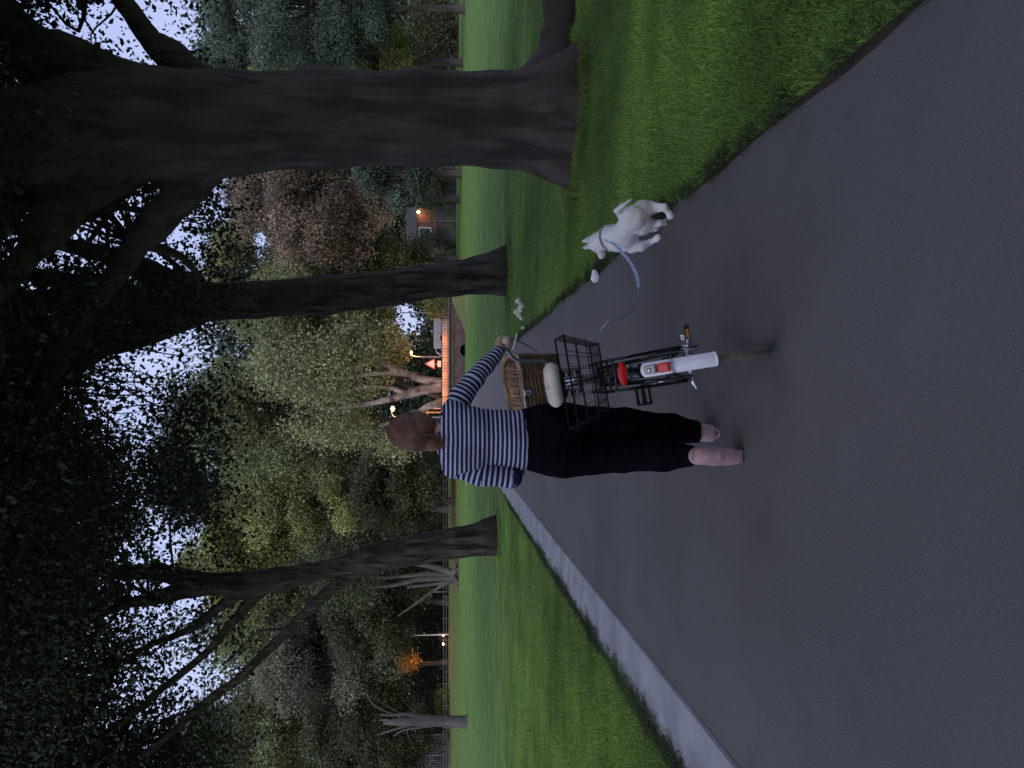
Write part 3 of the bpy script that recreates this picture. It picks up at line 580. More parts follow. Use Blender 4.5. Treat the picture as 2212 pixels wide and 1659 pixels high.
# dead trunk
b5 = G(1010, 1560); TDt = empty('dead_tree', b5, 'dead leafless grey trunk with broken bare branches on the left lawn', 'tree'); Yp = b5[1]; mb = MB()
mb.tube(catmull(pl((1012, 1560), (1000, 1560), (960, 1558), (915, 1557), (880, 1558), (850, 1560), (828, 1562)), 7), np.interp(np.linspace(0, 6, 43), range(7), [.46, .34, .30, .30, .27, .20, .08]), 18, mod=ridged(.4, seed=8, amp=.07))
for P, ra, rb in ((((915, 1552), (880, 1543), (850, 1545), (822, 1544)), .18, .09), (((905, 1560), (870, 1570), (840, 1580), (815, 1588)), .16, .05), (((870, 1552), (850, 1543), (825, 1533), (805, 1520), (790, 1498), (770, 1500)), .07, .03),
                  (((868, 1548), (858, 1536), (835, 1525), (808, 1508)), .05, .02), (((940, 1566), (900, 1572), (870, 1578), (850, 1590)), .14, .05), (((885, 1566), (880, 1580), (884, 1592)), .05, .02), (((900, 1550), (895, 1540), (898, 1528)), .05, .02), (((850, 1560), (835, 1555), (820, 1556)), .12, .05)):
    C = catmull(pl(*P), 5); mb.tube(C, np.linspace(ra, rb, len(C))*.72, 8, mod=ridged(ra, seed=3, amp=.08))
mb.build('trunk', BKG, TDt, off=b5)
# small tree with lamplight in its leaf colour, low shrubs, hedges
def shrub(label, px, py, Y, hx, hy, mat, z0=0, n=90, size=.2, name='shrub', trunk=True, per=24, droop=0):
    b = U(968, py, Y); b[2] = z0; r_ = empty(name, b, label, 'shrub', 'shrubs and hedges along the park edge'); c = cc(px, py, Y); R = rad(hx, hy, Y)
    L = inell(n, c, R, .3); crown(r_, b, L, per, R[2]*.18+.1, size, mat, droop=droop, name='foliage')
    if trunk:
        m = MB()
        for s in range(4): e = c+rng.normal(size=3)*np.array(R)*.3; m.tube(catmull([b, b+(e-b)*.5+rng.normal(size=3)*.1, e], 4), np.linspace(.14, .04, 9), 6)
        m.build('stem', BKF, r_, off=b)
    return r_
shrub('small tree with orange lamplight put into its leaf colour, left of the white lamp pole', 880, 1432, 93, 21, 18, LV['amb'], .86, 60, .26, name='small_tree')
shrub('low yellowish bush beside the road at the far left', 958, 1500, 93, 12, 14, LV['yg'], .86, 40, .2)
shrub('low olive bush right of the dead trunk', 955, 1525, 93, 14, 12, LV['yg'], .86, 40, .2)
shrub('rounded dark clipped bush in front of the house', 925, 528, 88, 26, 30, LV['ever'], 0, 130, .2)
shrub('low dark bush against the straight dark trunk', 950, 560, 86, 20, 22, LV['gr'], 0, 90, .2)
shrub('tangled dark bush overhanging the garden wall', 935, 400, 86, 25, 60, LV['dk'], 0, 160, .25)
shrub('brown-green hedge right of the brick bridge', 952, 660, 58, 28, 26, LV['yg'], 0, 220, .14)
shrub('sprawling leafy bush in the deep shade below the evergreens', 935, 70, 74, 60, 100, LV['dk'], 0, 320, .3)
for i, (py, hy, hx, Y) in enumerate(((1080, 60, 34, 101), (1190, 60, 34, 102), (1300, 62, 42, 103), (1415, 62, 42, 102), (1530, 60, 42, 103), (1640, 58, 46, 102), (960, 60, 46, 104))):
    shrub(['dark hedge bush behind the fence, right of the tall forked tree', 'dark hedge bush behind the fence, at the tall forked tree', 'dark hedge bush behind the fence, right of the white lamp pole', 'dark hedge bush behind the fence, left of the white lamp pole', 'dark hedge bush behind the fence, right of the dead trunk', 'dark hedge bush behind the fence, at the left edge', 'dark bushes beyond the road behind the woman’s head'][i], 968-hx, py, Y, hx, hy, LV['dk'], .84, 150, .34, trunk=False)
# ------------------------------------------------------------------ bridge wall with railing, far street things
def orange_light(loc, e, c=(1, .42, .12), r=.12):
    l = bpy.data.lights.new('orange_light', 'POINT'); l.energy = e; l.color = c; l.shadow_soft_size = r
    o = bpy.data.objects.new('orange_light', l); COL.objects.link(o); o.location = tuple(loc); return o
def brickmat():
    m, nt, p = newmat('bridge_brick'); co = N(nt, 'ShaderNodeTexCoord'); mp = N(nt, 'ShaderNodeMapping'); mp.inputs['Rotation'].default_value = (math.pi/2, 0, 0)
    b = N(nt, 'ShaderNodeTexBrick'); b.inputs['Color1'].default_value = (.17, .085, .07, 1); b.inputs['Color2'].default_value = (.11, .065, .06, 1); b.inputs['Mortar'].default_value = (.15, .12, .11, 1)
    b.inputs['Scale'].default_value = 1; b.inputs['Brick Width'].default_value = .23; b.inputs['Row Height'].default_value = .075; b.inputs['Mortar Size'].default_value = .008
    nt.links.new(co.outputs['Object'], mp.inputs[0]); nt.links.new(mp.outputs[0], b.inputs['Vector'])
    n1 = N(nt, 'ShaderNodeTexNoise'); n1.inputs['Scale'].default_value = 2.5; n1.inputs['Detail'].default_value = 6; nt.links.new(co.outputs['Object'], n1.inputs['Vector'])
    mr = N(nt, 'ShaderNodeMapRange'); mr.inputs[1].default_value = .3; mr.inputs[2].default_value = .7; mr.inputs[3].default_value = .6; mr.inputs[4].default_value = 1.4; nt.links.new(n1.outputs['Fac'], mr.inputs[0])
    x = N(nt, 'ShaderNodeMixRGB'); x.blend_type = 'MULTIPLY'; x.inputs[0].default_value = 1; nt.links.new(b.outputs[0], x.inputs[1]); nt.links.new(mr.outputs[0], x.inputs[2])
    nt.links.new(x.outputs[0], p.inputs['Base Color']); p.inputs['Roughness'].default_value = .9; return m
BRICK = brickmat(); STONE = noisemat('coping_stone', (.08, .06, .045), (.17, .13, .10), scale=3, rough=.9, bump=.4)
wl = empty('bridge_wall', (2.5, 50, 0), 'brown brick bridge wall with a small arched opening at its foot', 'wall'); wo_ = (2.5, 50, 0)
ac = G(1005, 757)[0]*50/G(1005, 757)[1]; xs = np.concatenate([np.linspace(-2.4, ac-.42, 8), ac+np.linspace(-.36, .36, 15), np.linspace(ac+.42, 8.6, 8)])
zb = np.where(np.abs(xs-ac) < .365, .12+.20*np.sqrt(np.maximum(0, 1-((xs-ac)/.37)**2)), -.1); n = len(xs)
V = [(x, 50, z) for x, z in zip(xs, zb)]+[(x, 50, .78) for x in xs]+[(x, 50.6, z) for x, z in zip(xs, zb)]
Q = [[i, i+1, n+i+1, n+i] for i in range(n-1)]+[[2*n+i, 2*n+i+1, i+1, i] for i in range(n-1) if abs((xs[i]+xs[i+1])/2-ac) < .4]
mkmesh('brickwork', np.array(V)-wo_, Q, BRICK, wl, smooth=False)
ring = MB(); a = np.linspace(0, math.pi, 15); ring.tube(np.stack([ac+.42*np.cos(a), np.full(15, 49.97), .12+.25*np.sin(a)], 1), .05, 4); ring.build('arch_ring', STONE, wl, off=wo_, smooth=False)
mkmesh('tunnel_dark_plate', np.array([(ac-.6, 50.62, -.1), (ac+.6, 50.62, -.1), (ac+.6, 50.62, .6), (ac-.6, 50.62, .6)])-wo_, [[0, 1, 2, 3]], flat('recess_shade', (.01, .01, .01), .95), wl)  # black plate stands in for the darkness inside the opening
mb = MB(); mb.box((3.1, 50.12, .835), (11, .34, .11)); mb.box((3.1, 50.16, .96), (11, .22, .14)); mb.box((3.1, 50.12, 1.08), (11, .34, .10)); bevel(mb.build('coping', STONE, wl, smooth=False, off=wo_), .01)
IRON = flat('iron_dark', (.02, .02, .022), .5)
rl = empty('railing', (2.5, 50.1, 1.16), 'dark iron railing of thin upright bars along the bridge wall', 'railing'); ro = (2.5, 50.1, 1.16)
mb = MB()
for x in np.arange(-2.3, 8.3, .105): mb.box((x, 50.1, 1.36), (.034, .03, .46))
mb.build('bars', IRON, rl, smooth=False, off=ro)
mb = MB(); mb.box((3, 50.1, 1.61), (10.8, .045, .04)); mb.box((3, 50.1, 1.17), (10.8, .04, .03)); mb.build('rail', IRON, rl, smooth=False, off=ro)
for x in (-2.35, .3, 2.95, 5.6, 8.35): MB().box((x, 50.1, 1.41), (.06, .06, .58)).build('post', IRON, rl, smooth=False, off=ro)
V = []; nx = 24; ny = 14
for i in range(nx):
    for j in range(ny):
        x = 3.4+i*.19; y = 43.5+j*.5; t = max(0, min(1, (x-4.2)/3)); u = max(0, min(1, (y-44.5)/5)); V.append((x, y, -.03+.95*t*t*(3-2*t)*u*u*(3-2*u)))
tag(mkmesh('grass_bank', V, [[i*ny+j, i*ny+ny+j, i*ny+ny+j+1, i*ny+j+1] for i in range(nx-1) for j in range(ny-1)], BANK), kind='structure')
PALE = noisemat('pale_render', (.34, .29, .25), (.46, .40, .34), scale=2, rough=.9)
lw = tag(bevel(MB().box((2, 58, .6), (9.2, .3, 1.9)).build('low_wall', PALE, smooth=False), .02), 'low pale wall across the road, seen glowing orange through the bridge railing', 'wall')
[orange_light((x, 57.35, 1.75), 60, (1, .26, .03), .05) for x in (-2.2, -.8, .6, 2.0, 3.4, 4.8)]  # added row of point lights without fittings, makes the wall glow orange
# street lamps
GALV = flat('galvanised', (.45, .45, .47), .45, .6)
def street_lamp(label, px, py, Y, z0, armx, e=500, col=(1, .45, .13), mat=GALV, glow=14, hr=.16):
    h = U(px, py, Y); b = np.array([h[0]-armx, Y, z0]); r = empty('street_lamp', b, label, 'street lamp', 'street lamps around the park')
    m = MB(); m.tube(catmull([b, b+(0, 0, (h[2]-z0)*.5), (b[0], Y, h[2]-.5), (b[0]+armx*.35, Y, h[2]+.05), (h[0]-.1*np.sign(armx or 1), Y, h[2]+.14)], 6), np.linspace(.09, .045, 25), 8); m.build('pole', mat, r, off=b)
    MB().ell((h[0], Y, h[2]+.12), (.34, .2, .10), 8).build('lamp_head', flat('lamp_head_grey', (.2, .2, .2), .5), r, off=b)
    MB().ell((h[0], Y, h[2]+.01), (hr, hr, hr*.8), 10).build('bulb', emis('sodium_glow_%d' % glow, (1, .50, .20), glow), r, off=b)
    if e: orange_light((h[0], Y-.1, h[2]-.35), e, col)
    return r
street_lamp('lit orange street lamp glowing just above the woman’s head', 848, 883, 78, .8, .9, 170, hr=.26, glow=18)
street_lamp('lit orange street lamp over the bridge railing, left of the white van', 888, 762, 64, .8, .35, 110, hr=.16)
street_lamp('slim white lamp pole with a faint orange head at the far left roadside', 846, 1358, 93, .86, .9, 60, mat=flat('white_pole', (.75, .75, .8), .4), glow=5, hr=.13)
orange_light(U(905, 1428, 91.3), 110); 
p1 = U(925, 672, 92); r_ = street_lamp('tall street lamp post seen in the bright gap above the white van', 868, 672, 92, .8, .2, 0, glow=3, hr=.05)
b = U(966, 1278, 92); b[2] = .86; po = empty('post', b, 'thin pale post beside the multi-stemmed tree', 'post'); MB().tube([b, b+(0, 0, 2.3)], .05, 8).build('shaft', GALV, po, off=b)
MB().ell(b+(0, 0, 2.32), (.07, .07, .05), 6).build('cap', GALV, po, off=b)
# triangular road sign
s = U(929, 786, 60); b = np.array([s[0], 60, .8]); sg = empty('road_sign', b, 'triangular road sign with orange-lit edge beyond the railing', 'road sign')
mb = MB(); mb.tube([b, (s[0], 60, s[2]+.3)], .04, 8); mb.build('pole', GALV, sg, off=b)
tri = np.array([(s[0]-.42, 59.93, s[2]-.36), (s[0]+.42, 59.93, s[2]-.36), (s[0], 59.93, s[2]+.40)]); mb = MB()
for i in range(3): mb.tube([tri[i], tri[(i+1) % 3]], .045, 6)
mb.build('border', flat('sign_red', (.55, .08, .05), .4), sg, off=b)
mb = MB(); mb.add(np.vstack([tri, tri+(0, .03, 0)]), T=[[0, 1, 2], [5, 4, 3]], Q=[[0, 1, 4, 3], [1, 2, 5, 4], [2, 0, 3, 5]]); mb.build('plate', flat('sign_white', (.7, .68, .6), .5), sg, off=b, smooth=False)
MB().box((s[0], 59.93, s[2]-.75), (.5, .03, .3)).build('name_plate', flat('sign_white', (.7, .68, .6), .5), sg, off=b, smooth=False)
orange_light((s[0]-.5, 58.9, s[2]-.6), 30)
# signpost lit orange behind the woman's shoulder
s = U(918, 891, 66); b = np.array([s[0], 66, .8]); sp = empty('barrier_post', b, 'orange-lit barrier posts with a short cross bar at the woman’s right shoulder', 'barrier')
for dx, top in ((0, s[2]), (.35, s[2]-.5)): MB().box((s[0]+dx, 66, (.8+top)/2), (.11, .08, top-.8)).build('post', PALE, sp, off=b, smooth=False)
MB().box((s[0]-.02, 65.94, s[2]-.22), (.5, .06, .1)).build('cross_bar', PALE, sp, off=b, smooth=False); orange_light((s[0]+.2, 64.9, 2.4), 90, (1, .25, .05))
# white van
vb = U(965, 724, 74); vb[2] = .8; van = empty('van', vb, 'white box van with a blue panel parked beyond the bridge railing', 'van'); WH = flat('van_white', (.92, .92, .94), .35); GL = flat('dark_glass', (.02, .025, .03), .1)
mb = MB(); mb.box(vb+(.15, 0, 1.02), (2.9, 1.9, 1.24)); bevel(mb.build('body', WH, van, off=vb, smooth=False), .08, 3)
Vc = np.array([(-1.3, -.9, .35), (-2.15, -.85, .35), (-2.12, -.8, .85), (-1.72, -.75, 1.42), (-1.3, -.78, 1.55)]); n = 5; Vb = np.vstack([Vc, Vc*(1, -1, 1)])+vb
mb = MB(); mb.add(Vb, Q=[[i, (i+1) % n, n+(i+1) % n, n+i] for i in range(n)]); mb.add(Vb[:5], Q=[[0, 1, 2, 3]], T=[[0, 3, 4]]); mb.add(Vb[5:], Q=[[3, 2, 1, 0]], T=[[4, 3, 0]]); mb.build('cab', WH, van, off=vb, smooth=False)
mb = MB(); mb.quad(*(vb+np.array([(-1.42, -.88, .9), (-2.0, -.86, .9), (-1.68, -.80, 1.36), (-1.42, -.80, 1.45)]))); mb.build('side_window', GL, van, off=vb, smooth=False)
MB().box(vb+(-.35, -.965, .78), (.5, .02, .5)).build('blue_panel', flat('panel_blue', (.05, .08, .45), .4), van, off=vb, smooth=False)
for x in (-1.2, .95):
    w_ = MB().tube([vb+(x, -.95, .3), vb+(x, -.70, .3)], .3, 16).build('wheel', flat('tyre_black', (.02, .02, .02), .8), van, off=vb)
for x in (-.62, .1): MB().box(vb+(x, -.957, 1.02), (.02, .012, 1.1)).build('panel_seam', flat('seam_grey', (.3, .3, .32), .5), van, off=vb, smooth=False)
# dark parked car with lit lamps at the left road
cb = U(966, 1372, 95); cb[2] = .86; car = empty('parked_car', cb, 'dark car on the far road with glaring orange headlamps', 'car'); CP = flat('car_dark', (.03, .035, .05), .3)
S = SDF(cb-(1.1, 2.2, .1), cb+(1.1, 2.2, 1.7), .06); S.ell(cb+(0, 0, .62), (.86, 2.0, .42), .1); S.ell(cb+(0, .2, 1.0), (.68, 1.2, .42), .15); V, Q = S.mesh(); mkmesh('body', V-cb, Q, CP, car)
MB().quad(*(cb+np.array([(-.5, -.98, 1.0), (.5, -.98, 1.0), (.4, -.66, 1.3), (-.4, -.66, 1.3)]))).build('windscreen', GL, car, off=cb, smooth=False)
for x in (-.55, .55): MB().ell(cb+(x, -1.72, .68), (.16, .08, .1), 8).build('headlight', emis('headlamp', (1, .52, .28), 22), car, off=cb)
for x in (-.72, .72):
    for y in (-1.25, 1.25): MB().tube([cb+(x-.1, y, .3), cb+(x+.1, y, .3)], .3, 14).build('wheel', flat('tyre_black', (.02, .02, .02), .8), car, off=cb)
orange_light(cb+(0, -2.6, .7), 60)
# wooden boundary fence on the bank
WOOD = noisemat('fence_wood', (.10, .09, .08), (.2, .18, .16), scale=4, rough=.9)
fb = np.array([-60, 90.3, .8]); fn = empty('fence', fb, 'low post and rail fence along the top of the far bank', 'fence')
for x in np.arange(-112, -8, 2.6): MB().box((x, 90.3, 1.18), (.09, .09, .92+.08*random.random())).build('post', WOOD, fn, off=fb, smooth=False)
mb = MB()
for z in (1.18, 1.5): mb.box((-60, 90.24, z), (104, .03, .07))
mb.build('rail', WOOD, fn, off=fb, smooth=False)
gb = U(966, 1630, 91); gb[2] = .8; gt = empty('mesh_fence', gb, 'wire mesh panel fence standing at the far left edge', 'fence'); mb = MB()
for x in np.arange(-2.4, 2.5, .3): mb.bar(gb+(x, 0, 0), gb+(x, 0, 2.9), .014, 4)
for z in np.arange(.2, 3, .3): mb.bar(gb+(-2.4, 0, z), gb+(2.4, 0, z), .014, 4)
mb.build('wire_mesh', GALV, gt, off=gb)
for x in (-2.45, 0, 2.45): MB().bar(gb+(x, 0, -.1), gb+(x, 0, 3), .05, 6).build('post', GALV, gt, off=gb)
# grey garden wall and house at the right
GW = noisemat('wall_grey', (.075, .075, .07), (.13, .125, .115), scale=1.2, rough=.95, c3=(.06, .07, .05), s3=.7)
gwb = np.array([28, 88.5, 0]); gw = empty('garden_wall', gwb, 'dark grey panelled garden wall closing the lawn at right', 'wall')
for i, x in enumerate(np.arange(12, 52, 3.2)):
    h = 2.45+.12*(i % 3 == 0); MB().box((x+1.6, 88.5, h/2-.05), (3.08, .14, h)).build('panel', GW, gw, off=gwb, smooth=False)
    MB().box((x, 88.44, 1.3), (.16, .24, 2.75)).build('post', noisemat('wall_post', (.16, .15, .14), (.22, .21, .2), scale=3), gw, off=gwb, smooth=False)
hb = U(960, 493, 100); hb[2] = 0; hs = empty('house', hb, 'small brick house with a white-framed window and lit porch lamp beyond the garden wall', 'house')
HB = noisemat('house_brick', (.10, .05, .035), (.16, .08, .055), scale=5, rough=.9)
MB().box(hb+(0, 2, 2.6), (5.4, 3.6, 5.2)).build('wall', HB, hs, off=hb, smooth=False)
mb = MB(); A = hb+np.array([(-3, .0, 5.1), (3, .0, 5.1), (3, 4, 5.1), (-3, 4, 5.1), (-3, 2, 6.6), (3, 2, 6.6)]); mb.add(A, Q=[[0, 1, 5, 4], [2, 3, 4, 5], [0, 3, 2, 1]], T=[[0, 4, 3], [1, 2, 5]]); mb.build('roof', flat('roof_slate', (.06, .055, .06), .8), hs, off=hb, smooth=False)
wc = U(918, 504, 100); wc[1] = 100.15; wn = MB().box(wc, (1.5, .06, 1.45)).build('window', GL, hs, off=hb, smooth=False)
for dx, dz, sx, sz in ((-.78, 0, .14, 1.6), (.78, 0, .14, 1.6), (0, .78, 1.7, .14), (0, -.78, 1.7, .14), (.0, 0, .07, 1.5)): MB().box(wc+(dx, -.05, dz)-hb, (sx, .08, sz)).build('frame', flat('frame_white', (.75, .75, .75), .5), wn, smooth=False)
pc = U(904, 459, 100); pc[1] = 99.75; MB().ell(pc, (.16, .16, .2), 8).build('porch_lamp', emis('porch_glow', (1, .75, .3), 22), hs, off=hb); orange_light(pc+(0, -.4, -.1), 40, (1, .65, .2))
MB().box(U(919, 472, 100)*(1, 0, 1)+np.array([0, 100.16, 0]), (1.1, .06, 1.5)).build('shutter', flat('shutter_red', (.22, .07, .04), .6), hs, off=hb, smooth=False)

# ------------------------------------------------------------------ litter and fungi
PAP = noisemat('paper_white', (.72, .74, .82), (.85, .87, .95), scale=30, rough=.8, bump=.2)
def crumple(name, c, s, seed, label, cat, group=None, mat=PAP, sq=(1, 1, .55)):
    m = MB().ell((0, 0, 0), (s, s, s), 9); V = np.vstack(m.V); r = 1+.42*fbm(V/s, .55, seed)+.12*fbm(V/s, 1.6, seed+1); V = V*r[:, None]*np.array(sq)
    V[:, 2] -= V[:, 2].min()-.002; o = mkmesh(name, V, m.Q[0], mat, smooth=False, loc=c); return tag(o, label, cat, group)
crumple('crumpled_paper', G(1297, 599)+(0, 0, .006), .042, 5, 'white crumpled paper scrap on the path edge ahead of the dog', 'litter', sq=(1.25, .8, .7))
FL = noisemat('feather_white', (.62, .62, .52), (.8, .8, .7), scale=30, rough=.9)
for i, (x, y, s) in enumerate(((1129, 651, .05), (1133, 661, .045), (1130, 669, .04), (1124, 674, .045), (1128, 680, .04), (1132, 688, .035), (1136, 708, .03))):
    crumple('white_mushroom', G(x, y)+(0, 0, .012), s, 20+i, ['white mushroom at the right end of the pale row in the grass', 'pale mushroom second from the right end of the row in the grass', 'pale mushroom third from the right end of the row in the grass', 'pale mushroom in the middle of the row, set farthest back', 'pale mushroom third from the left end of the row in the grass', 'small pale mushroom just right of the lone leftmost one', 'smallest pale mushroom standing alone at the path edge by the hand'][i], 'mushroom', 'row of pale mushrooms in the grass', FL, (1, 1.2, 1.0))

# ------------------------------------------------------------------ white dog
FUR = noisemat('fur_white', (.93, .92, .91), (.98, .98, .98), scale=7, rough=.95, bump=.5, bscale=90, c3=(.88, .85, .82), s3=5, bdist=.004, tint=False)
db = np.array([1.08, 4.62, 0]); dog = empty('dog', db, 'white prick-eared dog walking off along the path edge, head turned left, on a blue leash', 'dog')
S = SDF((.72, 4.1, -.01), (1.42, 5.25, .62), .0055)
rump = U(1374, 472, 4.45); chest = U(1353, 511, 4.78); nb = U(1318, 514, 4.90); hd = U(1291, 524, 5.0)
rump = rump+(0, 0, .018); chest = chest+(0, 0, .012); S.ell(rump, (.070, .090, .068), .03); S.ell(chest, (.080, .115, .090), .035); S.cap(rump+(0, 0, .008), chest+(0, 0, .01), .062, .074, .03)
S.cap(chest+(0, .06, .03), nb, .088, .078, .04); S.cap(nb, hd, .072, .058, .03); S.ell(hd, (.06, .062, .056), .02)
mz = U(1299, 553, 5.04); S.cap(hd+(-.02, .01, -.008), mz, .031, .019, .015); S.ell(mz+(-.004, 0, .004), (.016, .016, .014), .01)
for e, tip in ((U(1276, 518, 4.98), U(1257, 522, 4.97)), (U(1276, 531, 5.01), U(1259, 536, 5.0))): S.cap(e, tip, .024, .004, .012, sq=(1, 1.6, 1))
def gp(px, py): return G(px, py)
def leg(P, r): S.chain(P, r, .018)
h1 = gp(1456, 465); h1[2] = .022
leg([U(1385, 455, 4.47), U(1402, 450, 4.56), U(1434, 448, 4.36), h1+(0, 0, .0), h1+(0, .045, -.006)], [.060, .040, .019, .018, .017])
h2 = U(1440, 479, 4.55); leg([U(1385, 488, 4.5), U(1404, 486, 4.62), U(1424, 482, 4.50), h2, h2+(-.005, .04, .0)], [.054, .038, .018, .018, .016])
f1 = gp(1428, 513); f1[2] = .022
leg([U(1365, 531, 4.80), U(1384, 532, 4.74), U(1404, 524, 4.78), f1, f1+(-.008, .04, -.004)], [.050, .030, .018, .018, .016])
f2 = gp(1424, 492); f2[2] = .022; leg([U(1372, 498, 4.84), U(1390, 496, 4.82), U(1405, 494, 4.86), f2, f2+(0, .035, -.004)], [.05, .033, .02, .02, .018])
S.chain([U(1343, 466, 4.48), U(1331, 456, 4.42), U(1343, 445, 4.36), U(1364, 430, 4.30)], [.024, .013, .011, .003], .015)
V, Q = S.mesh(); V = relax(V, Q, 2); nrm_off = .0022*fbm(V, 10, 3)+.001*fbm(V, 40, 4)
V = V+norm(V-chest)*0
NV = vnormals(V, Q); V = V+NV*nrm_off[:, None]
mkmesh('body', V-db, Q, FUR, dog)
idx = rng.integers(0, len(V), 26000); Pn = V[idx]+rng.normal(size=(26000, 3))*.002; Nn = NV[idx]; back = norm(rump-chest)*.9+np.array([0, 0, -.5])
dirn = Nn*.45+back+rng.normal(size=Nn.shape)*.25; dirn /= np.linalg.norm(dirn, axis=1)[:, None]; sd = np.cross(dirn, Nn); sd /= np.linalg.norm(sd, axis=1)[:, None]+1e-9
zf = np.clip((Pn[:, 2]-.05)/.15, .15, 1)[:, None]*rng.uniform(.5, 1.2, 26000)[:, None]; Vf = np.stack([Pn-sd*.0016, Pn+sd*.0016, Pn+dirn*.016*zf], 1).reshape(-1, 3)
mkmesh('fur', Vf-db, np.arange(78000).reshape(-1, 3), FUR, dog, smooth=False)
MB().ell(mz+norm(mz-hd)*.02+(0, 0, .004), (.010, .010, .008), 6).build('nose', flat('nose_dark', (.02, .018, .018), .4), dog, off=db)
for q in ((-.048, .035, .012), (.0, .058, .012)): MB().ell(hd+q, (.008, .008, .008), 6).build('eye', flat('eye_dark', (.015, .01, .01), .15), dog, off=db)
BLU = noisemat('webbing_blue', (.27, .35, .50), (.38, .47, .66), scale=60, rough=.7)
ax = norm(hd-nb); e1 = norm(np.cross(ax, (0, 0, 1))); e2 = np.cross(e1, ax); cc_ = nb+ax*.012; a = np.linspace(0, 2*math.pi, 40, endpoint=False)
col = MB(); Rg = [cc_+(math.cos(t)*e1+math.sin(t)*e2)*.083 for t in a]; V = []
for p_ in Rg: V += [p_-ax*.011, p_+ax*.011, p_+ax*.011+norm(p_-cc_)*.003, p_-ax*.011+norm(p_-cc_)*.003]
n = 40; mkmesh('collar', np.array(V)-db, [[i*4+k, i*4+(k+1) % 4, ((i+1) % n)*4+(k+1) % 4, ((i+1) % n)*4+k] for i in range(n) for k in range(4)], flat('collar_grey', (.16, .20, .27), .6), dog)
# leash
lp = [U(1300, 512, 4.87), U(1328, 529, 4.72), U(1343, 545, 4.58), U(1360, 565, 4.42), U(1374, 592, 4.24)]
lp += [U(1380, 622, 4.12)]
lq = [U(1380, 620, 4.12), U(1380, 645, 4.03), U(1364, 672, 3.92), U(1340, 688, 3.84), U(1316, 695, 3.80), U(1296, 716, 3.80), U(1262, 742, 3.86), U(1200, 762, 3.98), U(1124, 762, 4.05)]
ls = empty('leash', lp[-1], 'pale blue webbing leash running from the dog’s collar in a slack curve to the bicycle', 'leash')
def ribbon(P, w, t, name, mat, twist=0):
    C = catmull(P, 10); T = np.gradient(C, axis=0); T /= np.linalg.norm(T, axis=1)[:, None]; n = len(C); V = []
    for i in range(n):
        s = norm(np.cross(T[i], (0, 0, 1))); u = np.cross(s, T[i]); an = twist*i/n+.8; s, u = s*math.cos(an)+u*math.sin(an), -s*math.sin(an)+u*math.cos(an)
        V += [C[i]-s*w-u*t, C[i]+s*w-u*t, C[i]+s*w+u*t, C[i]-s*w+u*t]
    return mkmesh(name, np.array(V)-lp[-1], [[i*4+k, i*4+(k+1) % 4, i*4+4+(k+1) % 4, i*4+4+k] for i in range(n-1) for k in range(4)], mat, ls, smooth=False)
ribbon(lp, .0095, .0015, 'strap', BLU, .6)
MB().tube(catmull(lq, 8), .0034, 6).build('cord', flat('cord_grey', (.20, .22, .28), .6), ls, off=lp[-1])
MB().tube(catmull([U(1316, 694, 3.80), U(1308, 700, 3.80), U(1296, 716, 3.80)], 5), .0042, 6).build('sleeve', flat('cord_pale', (.45, .45, .52), .5), ls, off=lp[-1])
# ------------------------------------------------------------------ woman pushing the bicycle
SKIN = noisemat('skin', (.38, .22, .16), (.48, .29, .22), scale=12, rough=.6)
wb = np.array([-.19, 3.56, 0]); wo2 = wb; WM = empty('person', wb, 'woman seen from behind in navy and white striped top and black trousers, pushing the bicycle', 'person')
TX = -.185; TY = 3.60
shR = np.array([-.055, TY, 1.36]); elR = U(1023, 822, 3.68); wrR = U(1080, 757, 3.80)
shL = np.array([-.315, TY, 1.36]); elL = np.array([-.362, TY-.03, 1.075]); wrL = np.array([-.31, TY+.18, 1.02])
hipR = np.array([-.105, TY, .82]); knR = U(1372, 917, 3.66); anR = U(1532, 936, 3.70)
hipL = np.array([-.27, TY, .82]); knL = U(1372, 984, 3.58); anL = U(1490, 984, 3.37)
HC = U(892, 930, 3.63)
# hand on the grip (bike frame position)
LEAN = math.radians(9.2); B0 = np.array([.22, 3.14, 0])
def BW(x, y, z): return np.array([B0[0]+x*math.cos(LEAN)-z*math.sin(LEAN), B0[1]+y, x*math.sin(LEAN)+z*math.cos(LEAN)])
g0 = BW(.262, .66, 1.055); g1 = BW(.238, .80, 1.045)
S = SDF((-.48, 3.10, 0), (.40, 4.02, 1.70), .005)
S.ell(HC, (.073, .092, .108), .02); S.cap(HC+(0, .03, -.05), HC+(0, .055, -.085), .05, .032, .03)
S.ell(HC+(0, .092, -.018), (.013, .02, .022), .015)                    # nose
for s_ in (-1, 1):
    S.ell(HC+(s_*.090, -.002, -.012), (.011, .022, .034), .012); S.ell(HC+(s_*.03, .090, .012), (.02, .014, .012), .006, sub=True); S.ell(HC+(s_*.042, .07, -.03), (.02, .02, .02), .02)
S.ell(HC+(0, .088, -.058), (.022, .01, .008), .008)                    # lips
S.cap(HC+(0, -.01, -.06), np.array([TX+.01, TY-.01, 1.40]), .052, .056, .02)
S.loft([(.80, TX, TY, .15, .09), (.92, TX, TY, .155, .10), (1.08, TX, TY, .125, .085), (1.25, TX, TY, .14, .09), (1.36, TX, TY, .145, .085), (1.42, TX, TY, .09, .07)], .03)
S.cap(shL, shR, .045, .045, .03)
S.chain([shR, elR, wrR], [.043, .034, .024], .02); S.chain([shL, elL, wrL], [.043, .034, .024], .02)
S.chain([hipR, knR, anR], [.078, .05, .036], .02); S.chain([hipL, knL, anL+(0, .045, -.01)], [.078, .05, .032], .02)
